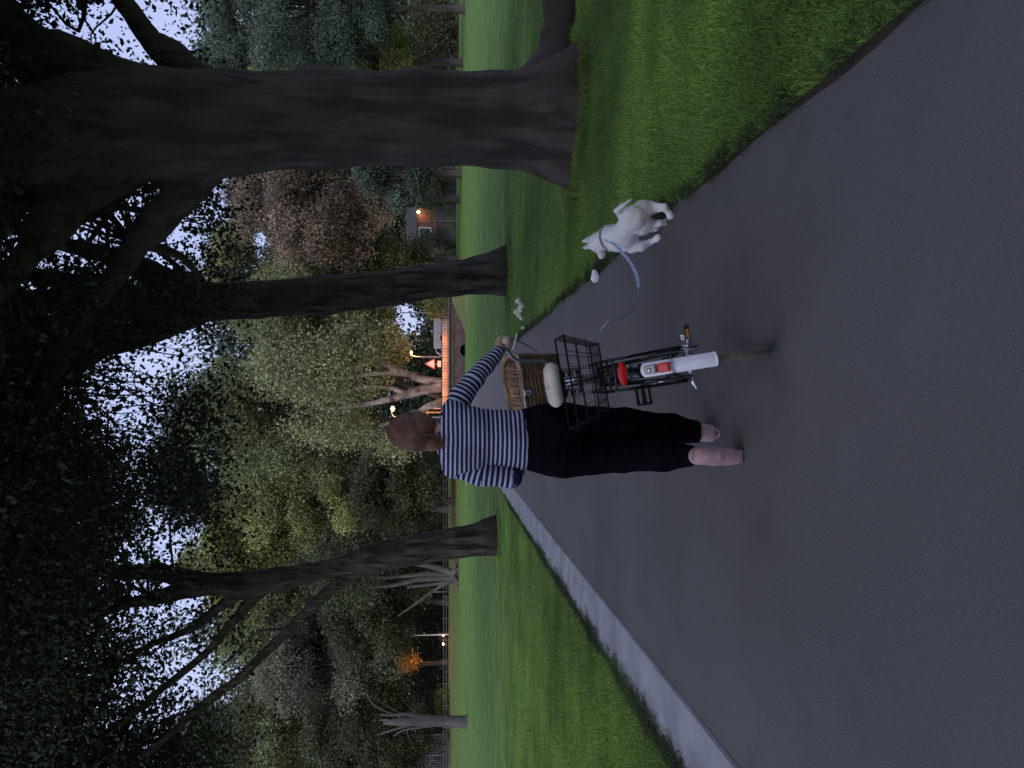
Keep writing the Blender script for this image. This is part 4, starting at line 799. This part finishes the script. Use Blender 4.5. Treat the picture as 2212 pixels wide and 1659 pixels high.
# right hand: palm over the grip, four fingers curling round the outside, thumb on the inner side
gm = (g0+g1)/2; gx = norm(g1-g0); gout = norm(np.cross(gx, (0, 0, 1))); gup = np.cross(gout, gx)
pal = gm+gup*.030+gout*.012
S.cap(wrR, gm+gup*.034+gx*-.035+gout*.0, .024, .026, .015); S.cap(gm+gup*.031-gx*.035+gout*.008, gm+gup*.031+gx*.03+gout*.008, .017, .016, .012); S.cap(gm+gup*.028-gx*.035+gout*.024, gm+gup*.028+gx*.032+gout*.024, .013, .012, .012)
for i, (o_, L) in enumerate(((-.040, .85), (-.018, .97), (.005, 1.0), (.028, .92))):
    r_ = .0095-.0005*abs(i-2); P = [gm+gx*o_+gup*.022+gout*.030, gm+gx*o_+gup*.002+gout*.036*L, gm+gx*(o_+.002)-gup*.020*L+gout*.025, gm+gx*(o_+.003)-gup*.028*L+gout*.004]
    S.chain(P, [r_+.001, r_, r_-.0005, r_-.0015], .006)
S.chain([gm-gx*.02+gup*.03-gout*.005, gm+gx*.006+gup*.014-gout*.026, gm+gx*.030-gup*.004-gout*.024], [.014, .011, .009], .006)
# left hand, relaxed in front of the hip
hx = norm(wrL-elL); S.cap(wrL, wrL+hx*.075, .022, .026, .012, sq=(1.3, 1, 1))
for i in range(4):
    o_ = np.array([0, -.0, 0])+np.array([.0, .0, .03-.019*i]); k0 = wrL+hx*.085+o_; k1 = k0+hx*.035+(.012, 0, -.005); k2 = k1+hx*.014+(.024, -.004, -.008); k3 = k2+(.018, -.014, -.004)
    S.chain([k0, k1, k2, k3], [.0095, .009, .0085, .007], .006)
S.chain([wrL+hx*.03+(.01, 0, .02), wrL+hx*.06+(.03, 0, .035), wrL+hx*.085+(.04, 0, .03)], [.013, .011, .009], .006)
# feet inside the shoes
toeL = np.array([anL[0]-.005, 3.42, .022]); hlL = U(1512, 985, 3.345)
S.chain([anL+(0, .045, -.01), hlL+(0, .035, 0), np.array([anL[0], 3.40, .04]), toeL+(0, .04, 0)], [.034, .028, .026, .016], .015)
S.chain([anR, np.array([anR[0], anR[1]+.0, .05]), np.array([anR[0], anR[1]+.17, .03])], [.033, .03, .02], .015)
V, Q = S.mesh(); V = relax(V, Q, 1); mkmesh('body', V-wo2, Q, SKIN, WM)
for s_ in (-1, 1): MB().ell(HC+(s_*.03, .080, .012), (.012, .012, .012), 8).build('eye', flat('eye_white', (.7, .7, .7), .2), WM, off=wo2)
# shirt
def stripemat():
    m, nt, p = newmat('striped_jersey'); a = N(nt, 'ShaderNodeAttribute'); a.attribute_name = 'sc'
    co = N(nt, 'ShaderNodeTexCoord'); nz_ = N(nt, 'ShaderNodeTexNoise'); nz_.inputs['Scale'].default_value = 9; nt.links.new(co.outputs['Object'], nz_.inputs['Vector'])
    m0 = N(nt, 'ShaderNodeMath', operation='MULTIPLY'); m0.inputs[1].default_value = 1/.0213; nt.links.new(a.outputs['Fac'], m0.inputs[0])
    mn = N(nt, 'ShaderNodeMath', operation='MULTIPLY_ADD'); nt.links.new(nz_.outputs['Fac'], mn.inputs[0]); mn.inputs[1].default_value = .35; nt.links.new(m0.outputs[0], mn.inputs[2])
    m1 = N(nt, 'ShaderNodeMath', operation='FRACT'); nt.links.new(mn.outputs[0], m1.inputs[0])
    m2 = N(nt, 'ShaderNodeMath', operation='SUBTRACT'); nt.links.new(m1.outputs[0], m2.inputs[0]); m2.inputs[1].default_value = .5
    m3 = N(nt, 'ShaderNodeMath', operation='ABSOLUTE'); nt.links.new(m2.outputs[0], m3.inputs[0])
    mr = N(nt, 'ShaderNodeMapRange'); mr.inputs[1].default_value = .17; mr.inputs[2].default_value = .23; nt.links.new(m3.outputs[0], mr.inputs[0])
    x = N(nt, 'ShaderNodeMixRGB'); nt.links.new(mr.outputs[0], x.inputs[0]); x.inputs[1].default_value = (.46, .47, .62, 1); x.inputs[2].default_value = (.020, .022, .075, 1)
    nt.links.new(x.outputs[0], p.inputs['Base Color']); p.inputs['Roughness'].default_value = .9; p.inputs['Specular IOR Level'].default_value = .15
    w = N(nt, 'ShaderNodeTexNoise'); w.inputs['Scale'].default_value = 260; nt.links.new(co.outputs['Object'], w.inputs['Vector']); b_ = N(nt, 'ShaderNodeBump'); b_.inputs['Strength'].default_value = .3; b_.inputs['Distance'].default_value = .002
    nt.links.new(w.outputs['Fac'], b_.inputs['Height']); nt.links.new(b_.outputs[0], p.inputs['Normal']); return m
STR = stripemat()
def wrinkle(V, Q, amp, s, seed, st=(1, 1, 1)):
    NVv = vnormals(V, Q); return V+NVv*(amp*fbm(V*np.array(st), s, seed))[:, None]
S = SDF((-.42, 3.42, .98), (.06, 3.78, 1.48), .006)
S.loft([(1.004, TX-.005, TY, .150, .112), (1.03, TX-.005, TY, .152, .114), (1.09, TX-.003, TY, .146, .104), (1.17, TX, TY, .148, .102), (1.27, TX, TY, .162, .108), (1.345, TX, TY, .170, .104), (1.39, TX+.002, TY, .150, .090), (1.425, TX+.006, TY-.005, .088, .072), (1.438, TX+.008, TY-.005, .066, .062)], .018)
S.cap(shL+(0, 0, .0), shR+(0, 0, .0), .058, .058, .03); S.ell((TX-.075, TY-.07, 1.30), (.07, .04, .09), .03); S.ell((TX+.075, TY-.07, 1.30), (.07, .04, .09), .03)
V, Q = S.mesh(); V = relax(V, Q, 2); V = wrinkle(V, Q, .0035, 5, 11, (1, 1, .5)); V = wrinkle(V, Q, .006, 5, 15, (.5, .5, 1.9)); V = wrinkle(V, Q, .004, 4, 16, (1.6, 1.6, .6))
shirt = mkmesh('shirt', V-wo2, Q, STR, WM, sc=V[:, 2]-.10*((V[:, 0]-TX)**2)+.0)
def sleeve(P, r, seed, lo, hi):
    S = SDF(lo, hi, .006); S.chain(P, r, .02); V, Q = S.mesh(); V = relax(V, Q, 2); P = np.array(P); L = np.concatenate([[0], np.cumsum(np.linalg.norm(np.diff(P, axis=0), axis=1))]); best = np.full(len(V), 9.); sc = np.zeros(len(V))
    for i in range(len(P)-1):
        d = P[i+1]-P[i]; t = ((V-P[i])@d)/(d@d); tc_ = np.clip(t, 0, 1); ds = np.linalg.norm(V-P[i]-tc_[:, None]*d, axis=1); m = ds < best; best[m] = ds[m]; sc[m] = (L[i]+(t if i in (0, len(P)-2) else tc_)*np.linalg.norm(d))[m]
    V = wrinkle(V, Q, .004, 7, seed); mkmesh('sleeve', V-wo2, Q, STR, shirt, sc=sc*.84)
mid = (shR+elR)/2+(0, 0, .006)
sleeve([shR+(-.008, 0, .004), mid, elR, elR+(wrR-elR)*.5, wrR-(wrR-elR)*.06], [.058, .055, .047, .042, .034], 21, (-.14, 3.5, .98), (.36, 3.95, 1.48))
sleeve([shL+(.006, 0, .0), (shL+elL)/2+(-.012, -.005, 0), elL+(-.004, 0, 0), elL+(wrL-elL)*.55, wrL-(wrL-elL)*.1], [.058, .056, .05, .046, .038], 25, (-.48, 3.42, .90), (-.2, 3.9, 1.48))
# trousers
S = SDF((-.46, 3.18, .10), (.06, 3.85, 1.06), .007)
S.loft([(.74, TX-.005, TY, .155, .115), (.82, TX-.004, TY-.005, .176, .128), (.90, TX-.003, TY-.005, .176, .126), (.97, TX-.003, TY, .158, .112), (1.035, TX-.003, TY, .143, .100)], .03)
S.ell((TX-.085, TY-.07, .86), (.08, .065, .09), .04); S.ell((TX+.08, TY-.07, .86), (.08, .065, .09), .04)
S.chain([hipR+(0, 0, -.02), knR+(0, 0, .06), (knR*.5+anR*.5), anR+(0, .005, .015)], [.094, .082, .072, .056], .03)
S.chain([hipL+(0, 0, -.02), knL+(0, 0, .06), (knL*.5+anL*.5)+(0, 0, .0), anL+(0, .045, -.01)], [.098, .084, .074, .052], .03)
V, Q = S.mesh(); V = relax(V, Q, 2); V = wrinkle(V, Q, .006, 3.2, 31, (1, 1, .7)); V = wrinkle(V, Q, .003, 8, 32)
mkmesh('trousers', V-wo2, Q, noisemat('black_cotton', (.003, .003, .005), (.006, .006, .010), scale=40, rough=1, bump=.2, bscale=300, spec=.03, bdist=.002), WM)
# shoes
PINK = noisemat('shoe_pink', (.40, .24, .27), (.52, .33, .37), scale=18, rough=.8, bump=.3, bscale=70)
def mkshoe(P, r, extra, lo, hi, sq, solef):
    S = SDF(lo, hi, .005); S.chain(P, r, .03, sq)
    for c, rr in extra: S.ell(c, rr, .02)
    V, Q = S.mesh(); V = relax(V, Q, 2); V[:, 2] = np.maximum(V[:, 2], .008); o = mkmesh('shoe', V-wo2, Q, PINK, WM)
    solef(o)
xL = U(1550, 987, 3.33)[0]
def soleL(o):
    P = [U(1495, 985, 3.292), U(1530, 986, 3.290), U(1572, 987, 3.318), (xL, 3.345, .022), (xL, 3.39, .006), (xL, 3.44, .006)]
    C = catmull([np.array(p) for p in P], 5); w = np.interp(np.linspace(0, 1, len(C)), [0, .1, .35, .7, .92, 1], [.022, .037, .041, .024, .012, .006]); V = []; Tn = np.gradient(C, axis=0)
    for i in range(len(C)): u = norm(np.cross((1, 0, 0), Tn[i])); V += [C[i]-(w[i], 0, 0)-u*.006, C[i]+(w[i], 0, 0)-u*.006, C[i]+(w[i], 0, 0)+u*.006, C[i]-(w[i], 0, 0)+u*.006]
    n = len(C); mkmesh('sole', np.array(V)-wo2, [[i*4+k, i*4+(k+1) % 4, i*4+4+(k+1) % 4, i*4+4+k] for i in range(n-1) for k in range(4)]+[[0, 1, 2, 3], [n*4-1, n*4-2, n*4-3, n*4-4]], noisemat('sole_pink', (.46, .29, .31), (.56, .37, .40), scale=30, rough=.9), o)
mkshoe([U(1506, 985, 3.325), U(1545, 986, 3.330), np.array([xL, 3.375, .055]), np.array([xL, 3.42, .036])], [.041, .038, .022, .012], [], (xL-.09, 3.24, -.01), (xL+.09, 3.52, .33), (1, 1.15, 1), soleL)
xR = anR[0]; yR = anR[1]
def soleR(o):
    a = np.linspace(0, 2*math.pi, 28, endpoint=False); cx = xR+.040*np.cos(a)*(1+.12*np.sin(a)); cy = yR+.075+.125*np.sin(a); n = 28
    V = [(x, y, .004) for x, y in zip(cx, cy)]+[(x, y, .016) for x, y in zip(cx, cy)]; mb = MB(); mb.add(V, Q=[[i, (i+1) % n, n+(i+1) % n, n+i] for i in range(n)]); mb.add([(xR, yR+.07, .004)]+V[:n], T=[[0, i+1, (i+1) % n+1] for i in range(n)]); mb.build('sole', MATS['sole_pink'], o, off=wo2)
mkshoe([np.array([xR, yR-.01, .075]), np.array([xR, yR+.0, .045]), np.array([xR, yR+.08, .042]), np.array([xR, yR+.165, .030])], [.036, .038, .040, .028], [], (xR-.09, yR-.1, -.01), (xR+.09, yR+.3, .16), (1, 1, 1), soleR)
# hair: cap, knot and short swept tail, plus strands
HAIR = noisemat('hair_brown', (.085, .038, .026), (.23, .115, .078), scale=11, rough=.55, bump=.5, bscale=40, stretch=(1, 1, 1), spec=.4, bdist=.004)
kn_ = U(898, 957, 3.52); kt = U(968, 958, 3.535)
S = SDF(HC-(.2, .2, .28), HC+(.2, .2, .17), .005)
S.ell(HC+(0, -.018, .012), (.087, .096, .110), .02); S.ell(HC+(.0, -.03, -.045), (.080, .075, .080), .03); S.ell(HC+(0, .10, -.05), (.075, .07, .085), .02, sub=True)
S.ell(kn_, (.040, .038, .048), .03); S.chain([kn_, kn_*.5+kt*.5+(-.004, -.006, 0), kt], [.036, .028, .008], .02)
V, Q = S.mesh(); V = relax(V, Q, 2); V = wrinkle(V, Q, .0035, 9, 41); hair = mkmesh('hair', V-wo2, Q, HAIR, WM)
mb = MB(); e0 = HC+(0, -.018, .012); ax_ = np.array([.090, .099, .113]); kd = norm((kn_-e0)/ax_)
for i in range(420):
    v = rng.normal(size=3); v /= np.linalg.norm(v)
    if v[1] > .45 or v[2] < -.55 or (v@kd) > .93: continue
    om = math.acos(np.clip(v@kd, -1, 1)); t = np.linspace(0, 1, 9); C = (np.sin((1-t)*om)[:, None]*v+np.sin(t*om)[:, None]*kd)/math.sin(om); C = e0+C*ax_*(1.0+.012*np.sin(t*3.14)[:, None]*rng.uniform(-.5, 2))+rng.normal(size=3)*.0008
    mb.tube(C, np.interp(t, [0, .2, 1], [.0006, .0016, .0012]), 4, cap=False)
for i in range(140):
    o_ = rng.normal(size=3)*.016; C = catmull([kn_+o_*.9+(0, 0, .02), kn_*.7+kt*.3+o_*1.25, kn_*.3+kt*.7+o_*.9, kt+o_*.5+(rng.normal()*.008, 0, -abs(rng.normal())*.02)], 4); mb.tube(C, np.linspace(.0018, .0005, len(C)), 4, cap=False)
mb.build('strands', HAIR, hair, off=wo2)

# ------------------------------------------------------------------ bicycle (built upright in its own frame, then leaned to the left)
bk = empty('bicycle', B0, 'black ladies bicycle with white rear mudguard, cream saddle, wire rear basket and wicker front basket', 'bicycle'); bk.rotation_euler = (0, -LEAN, 0)
BLK = flat('enamel_black', (.010, .010, .013), .22); CHR = flat('chrome', (.62, .63, .68), .2, .95); RUB = noisemat('tyre_rubber', (.10, .085, .065), (.17, .145, .11), scale=20, rough=.9); RUBD = flat('rubber_dark', (.025, .025, .028), .8)
WHT = noisemat('enamel_white', (.78, .79, .86), (.84, .85, .92), scale=18, rough=.35); RED = noisemat('lens_red', (.55, .012, .015), (.68, .02, .02), scale=40, rough=.2); ORG = flat('reflector_orange', (.75, .28, .03), .25); CRM = noisemat('vinyl_cream', (.56, .50, .42), (.66, .60, .51), scale=14, rough=.6, bump=.15, bscale=90)
def A3(*p): return [np.array(q, float) for q in p]
def wheel(y):
    a = np.linspace(0, 2*math.pi, 72, endpoint=False); w = MB().tube(np.stack([0*a, y+.322*np.cos(a), .34+.322*np.sin(a)], 1), .019, 12, closed=True).build('wheel', RUB, bk)
    MB().tube(np.stack([0*a, y+.298*np.cos(a), .34+.298*np.sin(a)], 1), .011, 8, closed=True).build('rim', CHR, w)
    m = MB()
    for i in range(36): t = i*2*math.pi/36; s = .03*(1 if i % 2 else -1); m.bar((s, y+.03*math.cos(t+1.2), .34+.03*math.sin(t+1.2)), (0, y+.295*math.cos(t), .34+.295*math.sin(t)), .0011, 4)
    m.build('spokes', CHR, w); MB().tube(A3((-.05, y, .34), (-.03, y, .34), (.03, y, .34), (.05, y, .34)), [.012, .024, .024, .012], 14).build('hub', CHR, w)
wheel(0); wheel(1.08)
def fender(y, t0, t1, w, R, mat, name):
    n = 30; V = []; cs = np.linspace(-1, 1, 9)
    for t in np.linspace(t0, t1, n):
        for dr in (0, -.003):
            for c in cs: rr = R+dr-.022*c*c; V.append((c*w, y-rr*math.cos(t), .34+rr*math.sin(t)))
    Q = []
    for i in range(n-1):
        for l in (0, 9):
            for k in range(8): a = i*18+l+k; Q.append([a, a+1, a+19, a+18] if l == 0 else [a+18, a+19, a+1, a])
        for k in (0, 8): a = i*18+k; Q.append([a, a+9, a+27, a+18])
    for i in (0, n-1):
        for k in range(8): a = i*18+k; Q.append([a, a+1, a+10, a+9])
    return mkmesh(name, V, Q, mat, bk)
r = math.radians
fender(0, r(50.6), r(165), .029, .372, BLK, 'rear_mudguard'); wf = fender(0, r(2), r(50), .029, .374, WHT, 'white_mudguard_end'); fender(1.08, r(20), r(175), .027, .370, BLK, 'front_mudguard')
def onf(t, R): t = r(t); return np.array([0, -R*math.cos(t), .34+R*math.sin(t)])
Rt = lambda t: np.array(Matrix.Rotation(-(r(90)-r(t)) if False else r(t-90)*-1*-1, 3, 'X'))
# rear light: clear housing above, red lens below
def fbox(t, R, size): 
    u = norm(onf(t, 1)-np.array([0, 0, .34])); tt = np.array([0, u[2], -u[1]]); M = np.stack([np.array([1, 0, 0]), tt, u], 1); return onf(t, R), size, M
c_, s_, M_ = fbox(41.5, .388, (.036, .050, .030)); tl = bevel(MB().box(c_, s_, M_).build('rear_light', flat('lamp_smoke', (.30, .30, .34), .15), bk, smooth=False), .006, 3)
c_, s_, M_ = fbox(33.2, .390, (.038, .050, .036)); bevel(MB().box(c_, s_, M_).build('red_lens', RED, tl, smooth=False), .008, 3)
MB().ell(onf(41.5, .402), (.012, .008, .010), 8).build('bulb_mirror', CHR, tl)
a_ = onf(29, .372); MB().tube([a_+(-.032, .01, -.004), a_+(-.02, -.004, .004), a_+(0, -.008, .008), a_+(.02, -.004, .004), a_+(.032, .01, -.004)], .004, 6).build('mudguard_clip', CHR, bk)
for s in (-1, 1): MB().tube(A3((s*.032, -.325, .54), (s*.045, -.15, .43), (s*.06, -.005, .345)), .0028, 6).build('mudguard_stay', BLK, bk)
# frame
fr = MB(); fr.tube(catmull(A3((0, .925, .60), (0, .82, .50), (0, .66, .37), (0, .47, .29)), 6), .017, 10); fr.tube(catmull(A3((0, .905, .68), (0, .78, .56), (0, .58, .46), (0, .41, .48)), 6), .013, 10); fr.bar((0, .47, .29), (0, .33, .74), .016, 10)
fr.bar((0, .935, .58), (0, .88, .76), .021, 12)
for s in (-1, 1): fr.tube(A3((s*.03, .45, .29), (s*.058, .22, .31), (s*.062, 0, .34)), .009, 8); fr.tube(A3((s*.015, .345, .68), (s*.045, .2, .56), (s*.062, 0, .34)), .008, 8)
fr.tube(A3((-.045, .47, .29), (.045, .47, .29)), .024, 12); fr.build('frame', BLK, bk)
fk = MB(); fk.bar((0, .935, .58), (0, .95, .56), .02, 10)
for s in (-1, 1): fk.tube(catmull(A3((0, .945, .57), (s*.045, .965, .53), (s*.052, 1.02, .42), (s*.052, 1.08, .34)), 5), np.linspace(.014, .009, 16), 8)
fk.build('fork', BLK, bk)
# rack, stays, reflector
rk = MB()
for s in (-1, 1):
    rk.tube(catmull(A3((s*.062, .24, .735), (s*.065, .0, .735), (s*.062, -.21, .735), (s*.045, -.235, .732), (0, -.24, .73)), 4), .006, 8); rk.tube(A3((s*.064, -.17, .733), (s*.072, -.06, .50), (s*.075, .005, .36)), .007, 8); rk.tube(A3((s*.064, .06, .733), (s*.074, .03, .50), (s*.075, .01, .36)), .006, 8)
for y in (-.15, -.05, .05, .15): rk.bar((-.062, y, .736), (.062, y, .736), .0045, 6)
rk.bar((0, -.24, .738), (0, .24, .738), .005, 6); rk.build('rear_rack', BLK, bk)
sg_ = MB()
for s in (-1, 1):
    a = np.linspace(.35, 2.6, 22); V = [];
    for t in a: V += [(s*.05, -.335*math.cos(t), .34+.335*math.sin(t)), (s*.058, -.335*math.cos(t)*.80+.02, .34+.20*math.sin(t))]
    sg_.add(V, Q=[[2*i, 2*i+1, 2*i+3, 2*i+2] for i in range(21)])
sg_.build('skirt_guard', flat('guard_black', (.012, .012, .016), .35), bk)
S = SDF((-.07, -.275, .66), (.07, -.235, .74), .0025); S.ell((0, -.255, .703), (.049, .008, .020), .005); V, Q = S.mesh(); mkmesh('rear_reflector', V, Q, RED, bk)
MB().box((0, -.242, .715), (.03, .02, .03)).build('reflector_bracket', BLK, bk, smooth=False)
# wire basket on the rack
wbk = MB(); zt, zb_ = .905, .765; yt0, yt1, yb0, yb1 = -.21, .02, -.185, .005; xt, xb = .192, .138
def rect(x, y0, y1, z, rr, m=None): (m or wbk).tube(catmull(A3((x, y0, z), (x, y1, z)), 2), rr, 6); (m or wbk).tube(A3((-x, y0, z), (-x, y1, z)), rr, 6); (m or wbk).tube(A3((-x, y0, z), (x, y0, z)), rr, 6); (m or wbk).tube(A3((-x, y1, z), (x, y1, z)), rr, 6)
rim_ = MB(); rect(xt, yt0, yt1, zt, .0042, rim_); 
for f in (.3, .62): rect(xt+(xb-xt)*f, yt0+(yb0-yt0)*f, yt1+(yb1-yt1)*f, zt+(zb_-zt)*f, .0020)
rect(xb, yb0, yb1, zb_, .0035)
for x in np.linspace(-1, 1, 7):
    for yt, yb in ((yt0, yb0), (yt1, yb1)): wbk.bar((x*xt, yt, zt), (x*xb, yb, zb_), .0015, 5)
    wbk.bar((x*xb, yb0, zb_), (x*xb, yb1, zb_), .0015, 5)
for t in np.linspace(0, 1, 7):
    yt = yt0+(yt1-yt0)*t; yb = yb0+(yb1-yb0)*t
    for s in (-1, 1): wbk.bar((s*xt, yt, zt), (s*xb, yb, zb_), .0015, 5)
    wbk.bar((-xb, yb, zb_), (xb, yb, zb_), .0017, 5)
WIR = flat('wire_black', (.004, .004, .005), .8, spec=.2); o = wbk.build('wire_basket', WIR, bk); rim_.build('rim', WIR, o)
# saddle
S = SDF((-.13, .10, .83), (.13, .50, .97), .004); S.cap((-.060, .225, .912), (.060, .225, .912), .036, .036, .02, sq=(1, .8, 1.0)); S.ell((-.052, .25, .912), (.052, .07, .030), .02); S.ell((.052, .25, .912), (.052, .07, .030), .02); S.cap((0, .26, .915), (0, .44, .905), .04, .020, .03, sq=(1, 1, 1.3)); S.ell((0, .20, .948), (.008, .06, .012), .015, sub=True)
V, Q = S.mesh(); V = relax(V, Q, 2); sd_ = mkmesh('saddle', V, Q, CRM, bk)
S = SDF((-.12, .12, .82), (.12, .46, .93), .004); S.cap((-.055, .23, .880), (.055, .23, .880), .022, .022, .02, sq=(1, .6, 1)); S.cap((0, .26, .882), (0, .42, .885), .03, .014, .02); V, Q = S.mesh(); mkmesh('saddle_base', relax(V, Q, 1), Q, flat('plastic_black', (.015, .015, .017), .5), sd_)
for s in (-1, 1):
    t = np.linspace(0, 1, 60); MB().tube(np.stack([s*.045+.015*np.cos(t*25), .225+.015*np.sin(t*25), .79+.075*t], 1), .003, 6).build('spring', BLK, sd_)
MB().tube(A3((-.05, .225, .79), (0, .26, .785), (.05, .225, .79)), .006, 6).build('saddle_rail', BLK, sd_)
MB().bar((0, .33, .72), (0, .29, .86), .0125, 10).build('seat_post', CHR, bk)
# bars, grips, levers, stem
hbm = MB(); 
for s in (-1, 1): hbm.tube(catmull(A3((0, .90, .815), (s*.08, .915, .81), (s*.135, .92, .84), (s*.150, .90, .93), (s*.175, .87, 1.005), (s*.225, .82, 1.04), (s*.242, .78, 1.045), (s*.262, .66, 1.055)), 6), .0105, 10)
hb_ = hbm.build('handlebar', flat('bar_grey', (.30, .32, .37), .3, .7), bk)
for s in (-1, 1):
    MB().tube(A3((s*.240, .795, 1.046), (s*.243, .775, 1.047), (s*.262, .665, 1.055), (s*.263, .655, 1.055), (s*.264, .648, 1.055)), [.014, .0165, .0175, .020, .0185], 16).build('grip', CRM, hb_)
    MB().tube(catmull(A3((s*.225, .84, 1.03), (s*.235, .81, 1.005), (s*.27, .74, .995), (s*.29, .68, .99)), 4), [.007]*13, 8).build('brake_lever', CHR, hb_)
    MB().tube(catmull(A3((s*.235, .82, 1.02), (s*.29, .93, 1.00), (s*.22, 1.0, .88), (s*.08, .98, .76), (0, .95, .70)), 6), .0028, 6).build('brake_cable', RUBD, hb_)
MB().tube(A3((0, .88, .75), (0, .872, .80), (0, .90, .82)), [.013, .013, .017], 10).build('stem', CHR, bk)
bl = MB().ell((.0, .80, .985), (.0, .0, .0), 4)
cbm = MB(); cbm.tube(A3((-.21, .895, .982), (.19, .895, .982)), .0055, 8); cbm.build('basket_support', CHR, bk)
cl = MB(); a = np.linspace(0, 2*math.pi, 20, endpoint=False); cl.tube(np.stack([-.02+.011*np.cos(a), 0*a+.888, .955+.011*np.sin(a)], 1), .0045, 6, closed=True); cl.box((-.02, .89, .974), (.026, .012, .018)); cl.build('support_bracket', CHR, bk)
# wicker basket: real woven rods
WK1 = noisemat('wicker_mid', (.14, .08, .04), (.34, .21, .115), scale=26, rough=.6, stretch=(1, 1, 1), c3=(.09, .05, .028), s3=7, detail=4); WK2 = noisemat('wicker_light', (.30, .185, .105), (.48, .32, .19), scale=22, rough=.6, c3=(.22, .13, .07), s3=8)
wy0, wy1 = .905, 1.235
def wrect(t, n, z, inset):  # rounded rectangle outline, param u 0..1
    hx_ = (.182+.03*z); y0 = wy0+.04*(1-z); y1 = wy1-.05*(1-z)+.0; cy = (y0+y1)/2; hy_ = (y1-y0)/2; u = t*2*math.pi; e = .28
    c, s = math.cos(u), math.sin(u); rx = abs(c)**e*np.sign(c)*(hx_+inset); ry = abs(s)**e*np.sign(s)*(hy_+inset); return rx-.012, cy+ry, .752+z*(.225+.06*(.5+.5*np.sign(s)*abs(s)**.6))
wk = MB(); NS = 46; rows = 21
for k in range(rows):
    z = (k+.3)/rows; P = []
    for j in range(NS*4):
        t = j/(NS*4); ph = .0052*math.sin(t*NS*math.pi+math.pi*(k % 2)); P.append(wrect(t, 4, z, ph))
    wk.tube(P, .0052, 5, closed=True)
wkb = wk.build('wicker_basket', WK1, bk)
st = MB()
for j in range(NS): st.tube([wrect(j/NS, 4, z, 0) for z in (0, .33, .66, 1.0)], .0036, 5)
st.build('stakes', WK1, wkb)
rm = MB()
for q in range(4):
    P = []
    for j in range(160): t = j/160; a = t*2*math.pi*26+q*math.pi/2; x, y, z = wrect(t, 4, 1.0, .010*math.cos(a)); P.append((x, y, z+.004+.012*math.sin(a)))
    rm.tube(P, .0062, 6, closed=True)
rm.build('plaited_rim', WK2, wkb)
ins = MB()
for j in range(34):
    x = -.18+j*.0108; ins.tube(A3((x, wy1-.022, .80), (x+.012*math.sin(j*1.7), wy1-.016, .95), (x+.02, wy1-.010, 1.03)), .0068, 5)
ins.build('lining', WK2, wkb)
fl = MB(); 
for j in range(20): y = wy0+.05+j*.013; fl.bar((-.18, y, .753), (.16, y, .753), .006, 5)
fl.build('basket_floor', WK1, wkb)
# drivetrain, pedals
ch = MB(); ch.tube(A3((.052, .47, .29), (.06, .47, .29)), .088, 32); ch.build('chainring', CHR, bk)
cg = MB(); a = np.linspace(-1.6, 1.6, 16); P = [(.066, .47+.105*math.cos(t), .29+.105*math.sin(t)) for t in a]; P += [(.066, .0, .395), (.066, -.05, .34), (.066, .0, .285)]; V = P+[(.070, p[1], p[2]) for p in P]; n = len(P)
cg.add(V, Q=[[i, (i+1) % n, n+(i+1) % n, n+i] for i in range(n)]); cg.add([(.0705, .3, .30)]+[(.0705, p[1], p[2]) for p in P], T=[[0, i+1, (i+1) % n+1] for i in range(n)]); cg.build('chain_guard', BLK, bk)
MB().tube(A3((.052, 0, .34), (.085, 0, .34)), [.034, .02], 16).build('sprocket', CHR, bk)
MB().tube(A3((.075, .0, .335), (.10, -.01, .335), (.105, -.01, .335)), [.009, .014, .006], 10).build('axle_nut', CHR, bk); MB().tube(A3((-.062, .0, .34), (-.085, 0, .338), (-.118, -.01, .325)), [.010, .012, .006], 10).build('axle_nut', CHR, bk)
MB().ell((.11, -.005, .352), (.018, .022, .020), 8).build('gear_shifter', CHR, bk)
def pedal(s, y, z, tilt):
    cr0 = np.array([s*.06, .47, .29]); c = np.array([s*.078, y, z]); MB().tube([cr0, (cr0+c)/2+(s*.006, 0, 0), c], [.014, .011, .012], 8).build('crank', CHR, bk)
    R_ = np.array(Matrix.Rotation(tilt, 3, 'X')); pc_ = np.array([s*.132, y, z]); m = MB()
    for dy in (-.034, .034): m.box(pc_+R_@np.array([0, dy, 0]), (.088, .014, .022), R_)
    for dx in (-.044, .044): m.box(pc_+R_@np.array([dx, 0, 0]), (.012, .07, .020), R_)
    m.tube([c, pc_+(s*.045, 0, 0)], [.010, .014], 8); pd = m.build('pedal', RUBD, bk, smooth=False); bevel(pd, .004)
    for dy in (-.042, .042): MB().box(pc_+R_@np.array([0, dy, 0]), (.058, .004, .013), R_).build('pedal_reflector', ORG, pd, smooth=False)
    return pd
pedal(-1, .635, .392, r(62)); pedal(1, .305, .222, r(-18))
MB().tube(A3((-.055, .06, .30), (-.075, -.02, .17), (-.085, -.10, .10)), [.007, .006, .006], 8).build('kickstand', CHR, bk) if False else None
